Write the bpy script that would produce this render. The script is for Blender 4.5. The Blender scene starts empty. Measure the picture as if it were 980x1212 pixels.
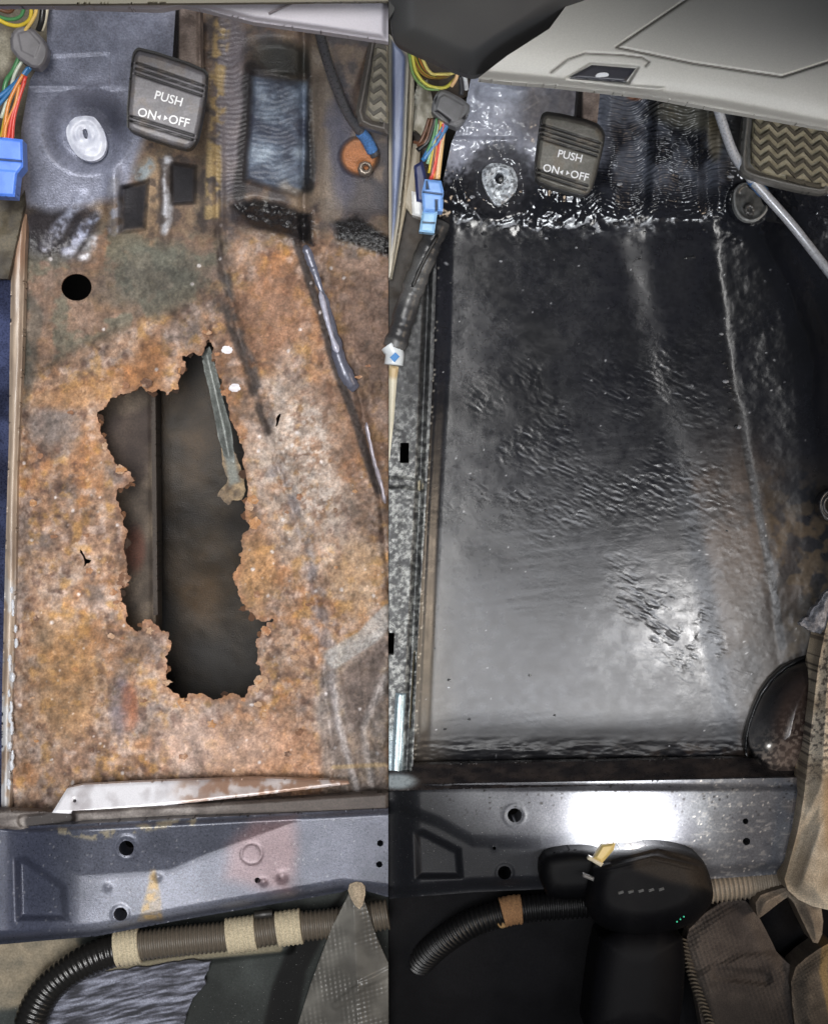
import bpy, math, random
import numpy as np
from mathutils import Vector, Matrix

random.seed(7)
rng = np.random.default_rng(11)
sc = bpy.context.scene
COL = sc.collection

# ------------------------------------------------------------------ camera, world, lamps, exposure
H = 2.0                       # camera height over the floor pans, metres; 1 mm is about one photo pixel at floor height
CX, CY = 460.0, 606.0
cam = bpy.data.cameras.new("camera")
cam.sensor_fit = 'VERTICAL'
cam.sensor_height = 24.0
cam.lens = 24.0 * H / 1.212
cam.shift_x = 30.0 / 1212.0
cam.clip_start = 0.05
cam.clip_end = 50
camo = bpy.data.objects.new("camera", cam)
camo.location = (0, 0, H)
COL.objects.link(camo)
sc.camera = camo

world = bpy.data.worlds.new("World")
sc.world = world
world.use_nodes = True
bg = world.node_tree.nodes["Background"]
bg.inputs[0].default_value = (0.80, 0.88, 1.0, 1)
bg.inputs[1].default_value = 0.07


def area(name, loc, target, sx, sy, power, color=(1, 1, 1), spread=180):
    l = bpy.data.lights.new(name, 'AREA')
    l.shape = 'RECTANGLE'
    l.size = sx
    l.size_y = sy
    l.energy = power
    l.color = color
    l.spread = math.radians(spread)
    o = bpy.data.objects.new(name, l)
    o.location = loc
    d = Vector(target) - Vector(loc)
    o.rotation_euler = d.to_track_quat('-Z', 'Y').to_euler()
    COL.objects.link(o)
    return o


# soft lamp over the rusty car, lamp panel over the black floor, added fills: warm at the right, towards the toe board, small for glints
L1 = area("soft_lamp_before", (-0.30, -0.05, 2.06), (-0.30, -0.05, 0), 0.52, 1.9, 6.0, (1.0, 0.985, 0.965), 40)
L2 = area("lamp_panel_after", (0.42, -0.44, 2.06), (0.42, -0.40, 0), 0.66, 0.34, 2.1, (0.90, 0.93, 1.0), 90)
L3 = area("warm_fill_after", (1.25, -0.25, 1.0), (0.42, -0.2, 0.0), 0.35, 0.35, 2.4, (1.0, 0.80, 0.60), 110)  # unseen fill, added for a warm reflection on the tunnel side and carpet
L4 = area("toe_fill_after", (0.42, -0.80, 1.95), (0.27, 0.47, 0.14), 0.55, 0.40, 0.6, (0.92, 0.96, 1.0), 24)  # unseen fill, added to brighten the toe board
L5 = area("glint_fill_after", (0.70, -0.30, 2.06), (0.42, -0.22, 0.0), 0.03, 0.03, 0.22, (1.0, 0.98, 0.96), 34)  # unseen fill, added for glints on the wrinkled coating

sc.view_settings.view_transform = 'Standard'
sc.view_settings.look = 'None'
sc.view_settings.exposure = 0.0
sc.view_settings.gamma = 1.0
sc.view_settings.use_curve_mapping = False
sc.cycles.max_bounces = 6
sc.cycles.use_denoising = True

# ------------------------------------------------------------------ numeric helpers


def at(px, py, z):
    """photo pixel and height in mm -> metres (numpy friendly)"""
    k = (H - z / 1000.0) / H / 1000.0
    return (px - CX) * k, (CY - py) * k, z / 1000.0


def lin(c):
    c = np.clip(np.asarray(c, dtype=np.float64) / 255.0, 0, 1)
    return np.where(c <= 0.04045, c / 12.92, ((c + 0.055) / 1.055) ** 2.4)


def _h(ix, iy, seed):
    n = (ix.astype(np.int64) * 374761393 + iy.astype(np.int64) * 668265263 + seed * 1442695041) & 0xFFFFFFFF
    n = ((n ^ (n >> 13)) * 1274126177) & 0xFFFFFFFF
    n = (n ^ (n >> 16)) & 0xFFFFFF
    return n / float(0xFFFFFF)


def vn(x, y, seed=0):
    ix = np.floor(x); iy = np.floor(y)
    fx = x - ix; fy = y - iy
    fx = fx * fx * (3 - 2 * fx); fy = fy * fy * (3 - 2 * fy)
    a = _h(ix, iy, seed); b = _h(ix + 1, iy, seed); c = _h(ix, iy + 1, seed); d = _h(ix + 1, iy + 1, seed)
    return (a * (1 - fx) + b * fx) * (1 - fy) + (c * (1 - fx) + d * fx) * fy


def fbm(x, y, s, o=4, seed=0, sy=None):
    sy = s if sy is None else sy
    r = 0; a = 0.5; t = 0
    x = x / s; y = y / sy
    for i in range(o):
        ang = 0.7 * i
        xr = x * math.cos(ang) - y * math.sin(ang); yr = x * math.sin(ang) + y * math.cos(ang)
        r = r + a * vn(xr * 2 ** i + 17.3 * i, yr * 2 ** i - 9.1 * i, seed + i)
        t += a; a *= 0.5
    return r / t


def vor(x, y, s, seed=0):
    """F1 distance, F2-F1 and cell random"""
    x = x / s; y = y / s
    ix = np.floor(x); iy = np.floor(y)
    f1 = np.full(x.shape, 9.0); f2 = np.full(x.shape, 9.0); cid = np.zeros(x.shape)
    for dx in (-1, 0, 1):
        for dy in (-1, 0, 1):
            jx = ix + dx; jy = iy + dy
            d = np.hypot(jx + _h(jx, jy, seed) - x, jy + _h(jx, jy, seed + 5) - y)
            m = d < f1
            f2 = np.where(m, f1, np.minimum(f2, d))
            cid = np.where(m, _h(jx, jy, seed + 9), cid)
            f1 = np.where(m, d, f1)
    return f1, f2 - f1, cid


def ss(a, b, x):
    t = np.clip((x - a) / (b - a), 0, 1)
    return t * t * (3 - 2 * t)


def seg(X, Y, pts, closed=False):
    """distance to a polyline, nearest point"""
    P = [tuple(p) for p in pts]
    if closed:
        P = P + [P[0]]
    D = np.full(X.shape, 1e9); NX = X.copy(); NY = Y.copy()
    for (x0, y0), (x1, y1) in zip(P[:-1], P[1:]):
        dx, dy = x1 - x0, y1 - y0
        L = dx * dx + dy * dy + 1e-12
        t = np.clip(((X - x0) * dx + (Y - y0) * dy) / L, 0, 1)
        qx = x0 + t * dx; qy = y0 + t * dy
        d = np.hypot(X - qx, Y - qy)
        m = d < D
        D = np.where(m, d, D); NX = np.where(m, qx, NX); NY = np.where(m, qy, NY)
    return D, NX, NY


def inside(X, Y, pts):
    r = np.zeros(X.shape, bool)
    n = len(pts)
    for i in range(n):
        x0, y0 = pts[i]; x1, y1 = pts[(i + 1) % n]
        if y0 == y1:
            continue
        c = ((y0 > Y) != (y1 > Y)) & (X < (x1 - x0) * (Y - y0) / (y1 - y0) + x0)
        r ^= c
    return r


def sdist(X, Y, pts):
    d, nx, ny = seg(X, Y, pts, True)
    return np.where(inside(X, Y, pts), d, -d), nx, ny


def polym(X, Y, pts, soft=4):
    return ss(-soft, soft, sdist(X, Y, pts)[0])


def stroke(X, Y, pts, w, soft=2):
    return 1 - ss(w, w + soft, seg(X, Y, pts)[0])


def blob(X, Y, cx, cy, rx, ry, ang=0, soft=0.4):
    a = math.radians(ang)
    u = ((X - cx) * math.cos(a) + (Y - cy) * math.sin(a)) / rx
    v = (-(X - cx) * math.sin(a) + (Y - cy) * math.cos(a)) / ry
    return 1 - ss(1 - soft, 1 + soft, np.hypot(u, v))


def rough_poly(pts, amp, it=4, seed=0, closed=True):
    r = random.Random(seed)
    P = [tuple(p) for p in pts]
    for k in range(it):
        Q = []
        n = len(P)
        for i in range(n):
            a = P[i]; b = P[(i + 1) % n]
            Q.append(a)
            L = math.hypot(b[0] - a[0], b[1] - a[1])
            if L > 2.2:
                s = r.uniform(-1, 1) * min(amp, L * 0.28)
                nx, ny = -(b[1] - a[1]) / L, (b[0] - a[0]) / L
                t = r.uniform(0.35, 0.65)
                Q.append((a[0] + (b[0] - a[0]) * t + nx * s, a[1] + (b[1] - a[1]) * t + ny * s))
        P = Q
        amp *= 0.62
    return P


def smooth_poly(pts, it=2):
    P = [tuple(p) for p in pts]
    for _ in range(it):
        Q = []
        for i in range(len(P)):
            a = P[i]; b = P[(i + 1) % len(P)]
            Q.append((a[0] * .75 + b[0] * .25, a[1] * .75 + b[1] * .25))
            Q.append((a[0] * .25 + b[0] * .75, a[1] * .25 + b[1] * .75))
        P = Q
    return P


def circ(cx, cy, r, n=20, ry=None):
    ry = ry or r
    return [(cx + r * math.cos(2 * math.pi * i / n), cy + ry * math.sin(2 * math.pi * i / n)) for i in range(n)]


def mixc(c, c2, m):
    c2 = np.asarray(c2, float)
    if c2.ndim == 1:
        c2 = c2[None, :]
    return c + (c2 - c) * np.asarray(m)[:, None]


def ramp(t, stops):
    xs = [s[0] for s in stops]
    return np.stack([np.interp(t, xs, [s[1][k] for s in stops]) for k in range(3)], 1)


# ------------------------------------------------------------------ object helpers


def props(o, label=None, cat=None, group=None, kind=None):
    if label: o['label'] = label
    if cat: o['category'] = cat
    if group: o['group'] = group
    if kind: o['kind'] = kind
    return o


def empty(name, p, label, cat, group=None):
    o = bpy.data.objects.new(name, None)
    o.location = at(*p)
    o.empty_display_size = 0.02
    COL.objects.link(o)
    return props(o, label, cat, group)


def link(name, me, mat, parent=None):
    o = bpy.data.objects.new(name, me)
    COL.objects.link(o)
    if mat is not None:
        me.materials.append(mat)
    if parent is not None:
        o.parent = parent
        pl = Vector((0, 0, 0)); q = parent
        while q is not None:
            pl += q.location; q = q.parent
        o.matrix_parent_inverse = Matrix.Identity(4)
        me.transform(Matrix.Translation(-pl))
    return o


def mesh_np(name, co, quads=None, tris=None, col=None, surf=None, smooth=True):
    me = bpy.data.meshes.new(name)
    nq = 0 if quads is None else len(quads); nt = 0 if tris is None else len(tris)
    me.vertices.add(len(co))
    me.vertices.foreach_set('co', np.asarray(co, np.float32).ravel())
    loops = []
    if nq: loops.append(np.asarray(quads).ravel())
    if nt: loops.append(np.asarray(tris).ravel())
    loops = np.concatenate(loops).astype(np.int32)
    me.loops.add(len(loops))
    me.loops.foreach_set('vertex_index', loops)
    tot = np.concatenate([np.full(nq, 4), np.full(nt, 3)]).astype(np.int32)
    st = np.concatenate([[0], np.cumsum(tot)[:-1]]).astype(np.int32)
    me.polygons.add(nq + nt)
    me.polygons.foreach_set('loop_start', st)
    me.polygons.foreach_set('loop_total', tot)
    me.polygons.foreach_set('use_smooth', np.full(nq + nt, smooth))
    n = len(co)
    if col is None: col = np.full((n, 3), 0.5)
    rgba = np.ones((n, 4), np.float32); rgba[:, :3] = col
    a = me.color_attributes.new('Col', 'FLOAT_COLOR', 'POINT'); a.data.foreach_set('color', rgba.ravel())
    rgba = np.ones((n, 4), np.float32); rgba[:, 0] = 0.5; rgba[:, 1] = 0; rgba[:, 2] = 0
    if surf is not None:
        rgba[:, 0] = surf[0]; rgba[:, 1] = surf[1]
    a = me.color_attributes.new('Surf', 'FLOAT_COLOR', 'POINT'); a.data.foreach_set('color', rgba.ravel())
    me.update(calc_edges=True)
    me.validate()
    return me


def relief(name, outline, z, col, mat, parent=None, step=1.5, thick=3.0, holes=(), surf=(0.5, 0.0), crisp=False, skirtcol=None):
    """A shaped sheet: outline in photo pixels, height in mm, with holes and rolled-down edges."""
    xs = [p[0] for p in outline]; ys = [p[1] for p in outline]
    x0, x1, y0, y1 = min(xs), max(xs), min(ys), max(ys)
    nx = max(2, int(math.ceil((x1 - x0) / step)) + 1); ny = max(2, int(math.ceil((y1 - y0) / step)) + 1)
    gx = np.linspace(x0, x1, nx); gy = np.linspace(y0, y1, ny)
    X, Y = np.meshgrid(gx, gy)
    X = X.ravel(); Y = Y.ravel()
    sd, qx, qy = sdist(X, Y, outline)
    for hpoly in holes:
        hx = [p[0] for p in hpoly]; hy = [p[1] for p in hpoly]
        m = (X > min(hx) - 30) & (X < max(hx) + 30) & (Y > min(hy) - 30) & (Y < max(hy) + 30)
        if not m.any():
            continue
        hs, ax, ay = sdist(X[m], Y[m], hpoly)
        hs = -hs
        mm = hs < sd[m]
        idx = np.nonzero(m)[0][mm]
        sd[idx] = hs[mm]; qx[idx] = ax[mm]; qy[idx] = ay[mm]
    sn = np.abs(sd) < 0.72 * step
    X = np.where(sn, qx, X); Y = np.where(sn, qy, Y)
    sd = np.where(sn, 0.0, sd)
    keep = sd > -0.01
    I = np.arange(nx * ny).reshape(ny, nx)
    q = np.stack([I[1:, :-1].ravel(), I[1:, 1:].ravel(), I[:-1, 1:].ravel(), I[:-1, :-1].ravel()], 1)
    ok = keep[q].all(1)
    allb = (sd[q] == 0).all(1)
    if allb.any():
        mx = X[q].mean(1); my = Y[q].mean(1)
        k = np.nonzero(ok & allb)[0]
        c = sdist(mx[k], my[k], outline)[0] > 0
        for hpoly in holes:
            c &= ~inside(mx[k], my[k], hpoly)
        ok[k] = c
    q = q[ok]
    if len(q) == 0:
        return None
    used = np.zeros(nx * ny, bool); used[q.ravel()] = True
    remap = -np.ones(nx * ny, np.int64); remap[used] = np.arange(used.sum())
    X = X[used]; Y = Y[used]; sd = sd[used]; q = remap[q]
    Z = z(X, Y, sd) if callable(z) else np.full(X.shape, float(z))
    Z = Z + np.zeros(X.shape)
    if callable(col): C = col(X, Y, sd)
    else: C = np.tile(np.asarray(col, float), (len(X), 1))
    S = surf(X, Y, sd) if callable(surf) else surf
    S = (np.zeros(len(X)) + S[0], np.zeros(len(X)) + S[1])
    C = lin(C)
    co = np.stack(at(X, Y, Z), 1)
    e = np.concatenate([q[:, [0, 1]], q[:, [1, 2]], q[:, [2, 3]], q[:, [3, 0]]])
    key = e[:, 0] * len(X) + e[:, 1]; rkey = e[:, 1] * len(X) + e[:, 0]
    be = e[~np.isin(key, rkey)]
    if thick > 0 and len(be):
        bv = np.unique(be)
        nb_ = len(bv)
        m = -np.ones(len(X), np.int64); m[bv] = len(X) + np.arange(nb_)
        mid = co[bv].copy(); low = co[bv].copy(); low[:, 2] -= thick / 1000.0
        co = np.concatenate([co, mid, low])
        sc_ = C[bv] if skirtcol is None else np.tile(lin(skirtcol), (nb_, 1))
        C = np.concatenate([C, sc_, sc_])
        S = (np.concatenate([S[0], S[0][bv], S[0][bv]]), np.concatenate([S[1], S[1][bv], S[1][bv]]))
        q = np.concatenate([q, np.stack([m[be[:, 1]], m[be[:, 0]], m[be[:, 0]] + nb_, m[be[:, 1]] + nb_], 1)])
    me = mesh_np(name, co, q, None, C, S, not crisp)
    return link(name, me, mat, parent)


def crom(pts, n=8):
    P = [np.array(p, float) for p in pts]
    P = [2 * P[0] - P[1]] + P + [2 * P[-1] - P[-2]]
    out = []
    for i in range(1, len(P) - 2):
        for k in range(n):
            t = k / n
            a, b, c, d = P[i - 1], P[i], P[i + 1], P[i + 2]
            out.append(0.5 * ((2 * b) + (c - a) * t + (2 * a - 5 * b + 4 * c - d) * t * t + (3 * b - a - 3 * c + d) * t ** 3))
    out.append(P[-2])
    return np.array(out)


def tube(name, pts, r, col, mat, parent=None, sides=10, n=8, rfun=None, surf=(0.4, 0.0), cfun=None, res=None, flat=1.0):
    """pts: (px, py, z mm) along the centre; r in mm."""
    P = crom(pts, n)
    if res:
        d = np.concatenate([[0], np.cumsum(np.linalg.norm(np.diff(P, axis=0), axis=1))])
        m = int(d[-1] / res) + 2
        t = np.linspace(0, d[-1], m)
        P = np.stack([np.interp(t, d, P[:, k]) for k in range(3)], 1)
    W = np.stack(at(P[:, 0], P[:, 1], P[:, 2]), 1)
    T = np.gradient(W, axis=0); T /= np.linalg.norm(T, axis=1)[:, None] + 1e-12
    s = np.concatenate([[0], np.cumsum(np.linalg.norm(np.diff(W, axis=0), axis=1))]) * 1000
    up = np.array([0, 0, 1.0])
    A = np.cross(T, up); ln = np.linalg.norm(A, axis=1)
    A[ln < 1e-3] = np.array([1.0, 0, 0]); A /= np.linalg.norm(A, axis=1)[:, None]
    B = np.cross(A, T)
    R = (np.full(len(W), float(r)) if rfun is None else r * rfun(s, s[-1])) / 1000.0
    co = []; th = np.linspace(0, 2 * np.pi, sides, endpoint=False)
    for k in range(sides):
        co.append(W + A * (R * math.cos(th[k]))[:, None] + B * (R * flat * math.sin(th[k]))[:, None])
    co = np.stack(co, 1)
    nl = len(W)
    I = np.arange(nl * sides).reshape(nl, sides); J = np.roll(I, -1, axis=1)
    q = np.stack([I[:-1].ravel(), J[:-1].ravel(), J[1:].ravel(), I[1:].ravel()], 1)[:, ::-1]
    co = co.reshape(-1, 3)
    c0 = len(co)
    co = np.concatenate([co, W[:1], W[-1:]])
    t1 = np.stack([I[0], J[0], np.full(sides, c0)], 1)
    t2 = np.stack([J[-1], I[-1], np.full(sides, c0 + 1)], 1)
    C = np.tile(np.asarray(col, float), (len(co), 1))
    if cfun is not None:
        ssv = np.concatenate([np.repeat(s, sides), [0, s[-1]]])
        C = cfun(ssv, s[-1], C)
    me = mesh_np(name, co, q, np.concatenate([t1, t2]), lin(C), surf)
    return link(name, me, mat, parent)


def flatmesh(name, verts2, faces, z, col, mat, parent=None, thick=0.8, surf=(0.5, 0.0)):
    """small raised print: 2-D verts in photo pixels with faces, given thickness"""
    V = np.array(verts2, float); n = len(V)
    top = np.stack(at(V[:, 0], V[:, 1], np.full(n, z)), 1)
    bot = top.copy(); bot[:, 2] -= thick / 1000
    me = bpy.data.meshes.new(name)
    fs = [list(f) for f in faces]
    edge = {}
    for f in fs:
        for a, b in zip(f, f[1:] + f[:1]):
            edge[(a, b)] = 1
    for (a, b) in list(edge):
        if (b, a) not in edge:
            fs.append([b, a, a + n, b + n])
    me.from_pydata([tuple(v) for v in np.concatenate([top, bot])], [], fs)
    rgba = np.ones((2 * n, 4), np.float32); rgba[:, :3] = lin(col)
    me.color_attributes.new('Col', 'FLOAT_COLOR', 'POINT').data.foreach_set('color', rgba.ravel())
    rgba[:, 0] = surf[0]; rgba[:, 1] = surf[1]
    me.color_attributes.new('Surf', 'FLOAT_COLOR', 'POINT').data.foreach_set('color', rgba.ravel())
    return link(name, me, mat, parent)


def lettering(name, text, cx, cy, size, ang, z, col, mat, parent, squash=1.0, bold=0.0):
    cu = bpy.data.curves.new("tmp", 'FONT')
    cu.body = text; cu.size = 1.0; cu.align_x = 'CENTER'; cu.align_y = 'CENTER'; cu.offset = bold
    cu.resolution_u = 3
    o = bpy.data.objects.new("tmp", cu)
    COL.objects.link(o)
    me = o.to_mesh()
    vs = [(v.co.x, v.co.y) for v in me.vertices]
    fs = [list(p.vertices) for p in me.polygons]
    o.to_mesh_clear()
    bpy.data.objects.remove(o)
    a = math.radians(ang)
    out = []
    for x, y in vs:
        x *= size * squash; y *= -size
        out.append((cx + x * math.cos(a) - y * math.sin(a), cy + x * math.sin(a) + y * math.cos(a)))
    return flatmesh(name, out, fs, z, col, mat, parent)


# ------------------------------------------------------------------ materials


def mat(name, n1=(900, 0.25), bump=0.3, bscale=1200, vary=0.15, coat=0.0, coat_rough=0.1, speck=None, spec=0.5, bdist=0.001, streak=None, det=4):
    m = bpy.data.materials.new(name); m.use_nodes = True
    nt = m.node_tree; N = nt.nodes; Lk = nt.links
    b = N["Principled BSDF"]
    ac = N.new("ShaderNodeAttribute"); ac.attribute_name = "Col"
    as_ = N.new("ShaderNodeAttribute"); as_.attribute_name = "Surf"
    sp = N.new("ShaderNodeSeparateColor"); Lk.new(as_.outputs["Color"], sp.inputs[0])
    tc = N.new("ShaderNodeTexCoord")
    vec = tc.outputs["Object"]
    if streak:
        mp = N.new("ShaderNodeMapping"); mp.inputs["Scale"].default_value = streak
        Lk.new(vec, mp.inputs[0]); vec = mp.outputs[0]
    nz = N.new("ShaderNodeTexNoise"); nz.inputs["Scale"].default_value = n1[0]; nz.inputs["Detail"].default_value = det
    Lk.new(vec, nz.inputs["Vector"])
    mr = N.new("ShaderNodeMapRange"); mr.inputs[1].default_value = 0.3; mr.inputs[2].default_value = 0.7
    mr.inputs[3].default_value = 1 - vary * 1.6; mr.inputs[4].default_value = 1 + vary * 1.6
    Lk.new(nz.outputs["Fac"], mr.inputs[0])
    mx = N.new("ShaderNodeVectorMath"); mx.operation = 'SCALE'
    Lk.new(ac.outputs["Color"], mx.inputs[0]); Lk.new(mr.outputs[0], mx.inputs["Scale"])
    last = mx.outputs[0]
    if speck:
        sc_, thr, scol = speck
        n2 = N.new("ShaderNodeTexNoise"); n2.inputs["Scale"].default_value = sc_; n2.inputs["Detail"].default_value = 2
        Lk.new(vec, n2.inputs["Vector"])
        r2 = N.new("ShaderNodeMapRange"); r2.inputs[1].default_value = thr; r2.inputs[2].default_value = thr + 0.04
        Lk.new(n2.outputs["Fac"], r2.inputs[0])
        mc = N.new("ShaderNodeMix"); mc.data_type = 'RGBA'
        Lk.new(r2.outputs[0], mc.inputs[0]); Lk.new(last, mc.inputs[6])
        mc.inputs[7].default_value = (*lin(scol), 1)
        last = mc.outputs[2]
    Lk.new(last, b.inputs["Base Color"])
    # roughness with wear
    ra = N.new("ShaderNodeMath"); ra.operation = 'MULTIPLY_ADD'
    Lk.new(mr.outputs[0], ra.inputs[0]); ra.inputs[1].default_value = 0.10; 
    rs = N.new("ShaderNodeMath"); rs.operation = 'SUBTRACT'; Lk.new(sp.outputs[0], rs.inputs[0]); rs.inputs[1].default_value = 0.10
    Lk.new(rs.outputs[0], ra.inputs[2]); ra.use_clamp = True
    Lk.new(ra.outputs[0], b.inputs["Roughness"])
    Lk.new(sp.outputs[1], b.inputs["Metallic"])
    b.inputs["Specular IOR Level"].default_value = spec
    nb = N.new("ShaderNodeTexNoise"); nb.inputs["Scale"].default_value = bscale; nb.inputs["Detail"].default_value = 3
    Lk.new(vec, nb.inputs["Vector"])
    bp = N.new("ShaderNodeBump"); bp.inputs["Strength"].default_value = bump; bp.inputs["Distance"].default_value = bdist
    Lk.new(nb.outputs["Fac"], bp.inputs["Height"])
    Lk.new(bp.outputs[0], b.inputs["Normal"])
    if coat:
        b.inputs["Coat Weight"].default_value = coat; b.inputs["Coat Roughness"].default_value = coat_rough
        Lk.new(bp.outputs[0], b.inputs["Coat Normal"])
    return m


M = dict(
    rust=mat("rusted_steel", (420, 0), 0.6, 650, 0.15, bdist=0.0014, det=9),
    paint=mat("satin_body_paint", (350, 0), 0.12, 900, 0.08),
    gloss=mat("glossy_black_coating", (200, 0), 0.10, 420, 0.10, bdist=0.0005),
    plastic=mat("moulded_plastic", (700, 0), 0.10, 2600, 0.04, bdist=0.0004),
    rubber=mat("black_rubber", (500, 0), 0.2, 1800, 0.12),
    dust=mat("dusty_steel", (420, 0), 0.3, 1100, 0.18, speck=(700, 0.74, (150, 150, 152))),
    speck=mat("overspray_speckled_steel", (300, 0), 0.3, 1100, 0.2, speck=(800, 0.60, (40, 40, 42))),
    cloth=mat("felted_carpet", (600, 0), 0.9, 1500, 0.22, bdist=0.0015),
    dull=mat("dull_grey_steel", (420, 0), 0.3, 1100, 0.14, speck=(700, 0.72, (150, 150, 150)), spec=0.22),
    matte=mat("matte_black_plastic", (500, 0), 0.25, 1600, 0.2, spec=0.12),
    wire=mat("wire_sheath", (300, 0), 0.05, 900, 0.05),
    fibre=mat("streaked_felt", (220, 0), 0.8, 500, 0.45, streak=(1, 3.2, 1), bdist=0.002),
)

# ================================================================== THE RUSTY CAR (left of the seam, x < 0)
GB = "before and after twins of one footwell"

# --- ground under the car, seen through the hole
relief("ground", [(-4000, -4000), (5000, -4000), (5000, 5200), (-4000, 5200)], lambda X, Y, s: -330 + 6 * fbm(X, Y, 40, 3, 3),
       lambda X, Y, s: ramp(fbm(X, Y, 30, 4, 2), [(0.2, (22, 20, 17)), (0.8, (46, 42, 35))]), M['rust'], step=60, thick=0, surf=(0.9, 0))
props(bpy.data.objects["ground"], kind='structure')

HOLE = [(216, 421), (229, 417), (239, 421), (245, 397), (250, 420), (257, 426), (263, 452), (272, 490), (281, 515), (287, 545), (293, 592),
        (290, 614), (301, 621), (285, 640), (283, 655), (286, 668), (277, 687), (283, 705), (291, 722), (303, 733), (325, 733),
        (312, 745), (302, 760), (303, 785), (309, 800), (295, 812), (289, 826), (270, 822), (252, 828), (233, 822), (219, 829),
        (205, 820), (199, 806), (197, 786), (203, 765), (201, 752), (188, 741), (171, 733), (163, 748), (155, 742), (150, 724),
        (143, 712), (147, 690), (151, 680), (148, 655), (150, 635), (147, 612), (141, 598), (141, 577), (153, 573), (160, 569),
        (146, 558), (131, 537), (122, 515), (117, 497), (124, 482), (143, 466), (166, 457), (180, 465), (186, 462), (197, 468), (212, 460), (216, 440)]
HOLE_R = rough_poly(HOLE, 4.2, 4, 5)
SMALL = rough_poly([(95, 650), (99, 655), (102, 661), (109, 663), (103, 667), (98, 673), (100, 663), (95, 654)], 1.5, 1, 3)
ROUND = circ(91, 340, 18, 28, 16)
PIN1 = rough_poly([(327, 495), (333, 488), (330, 500), (326, 506)], 1, 1, 4)


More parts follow.
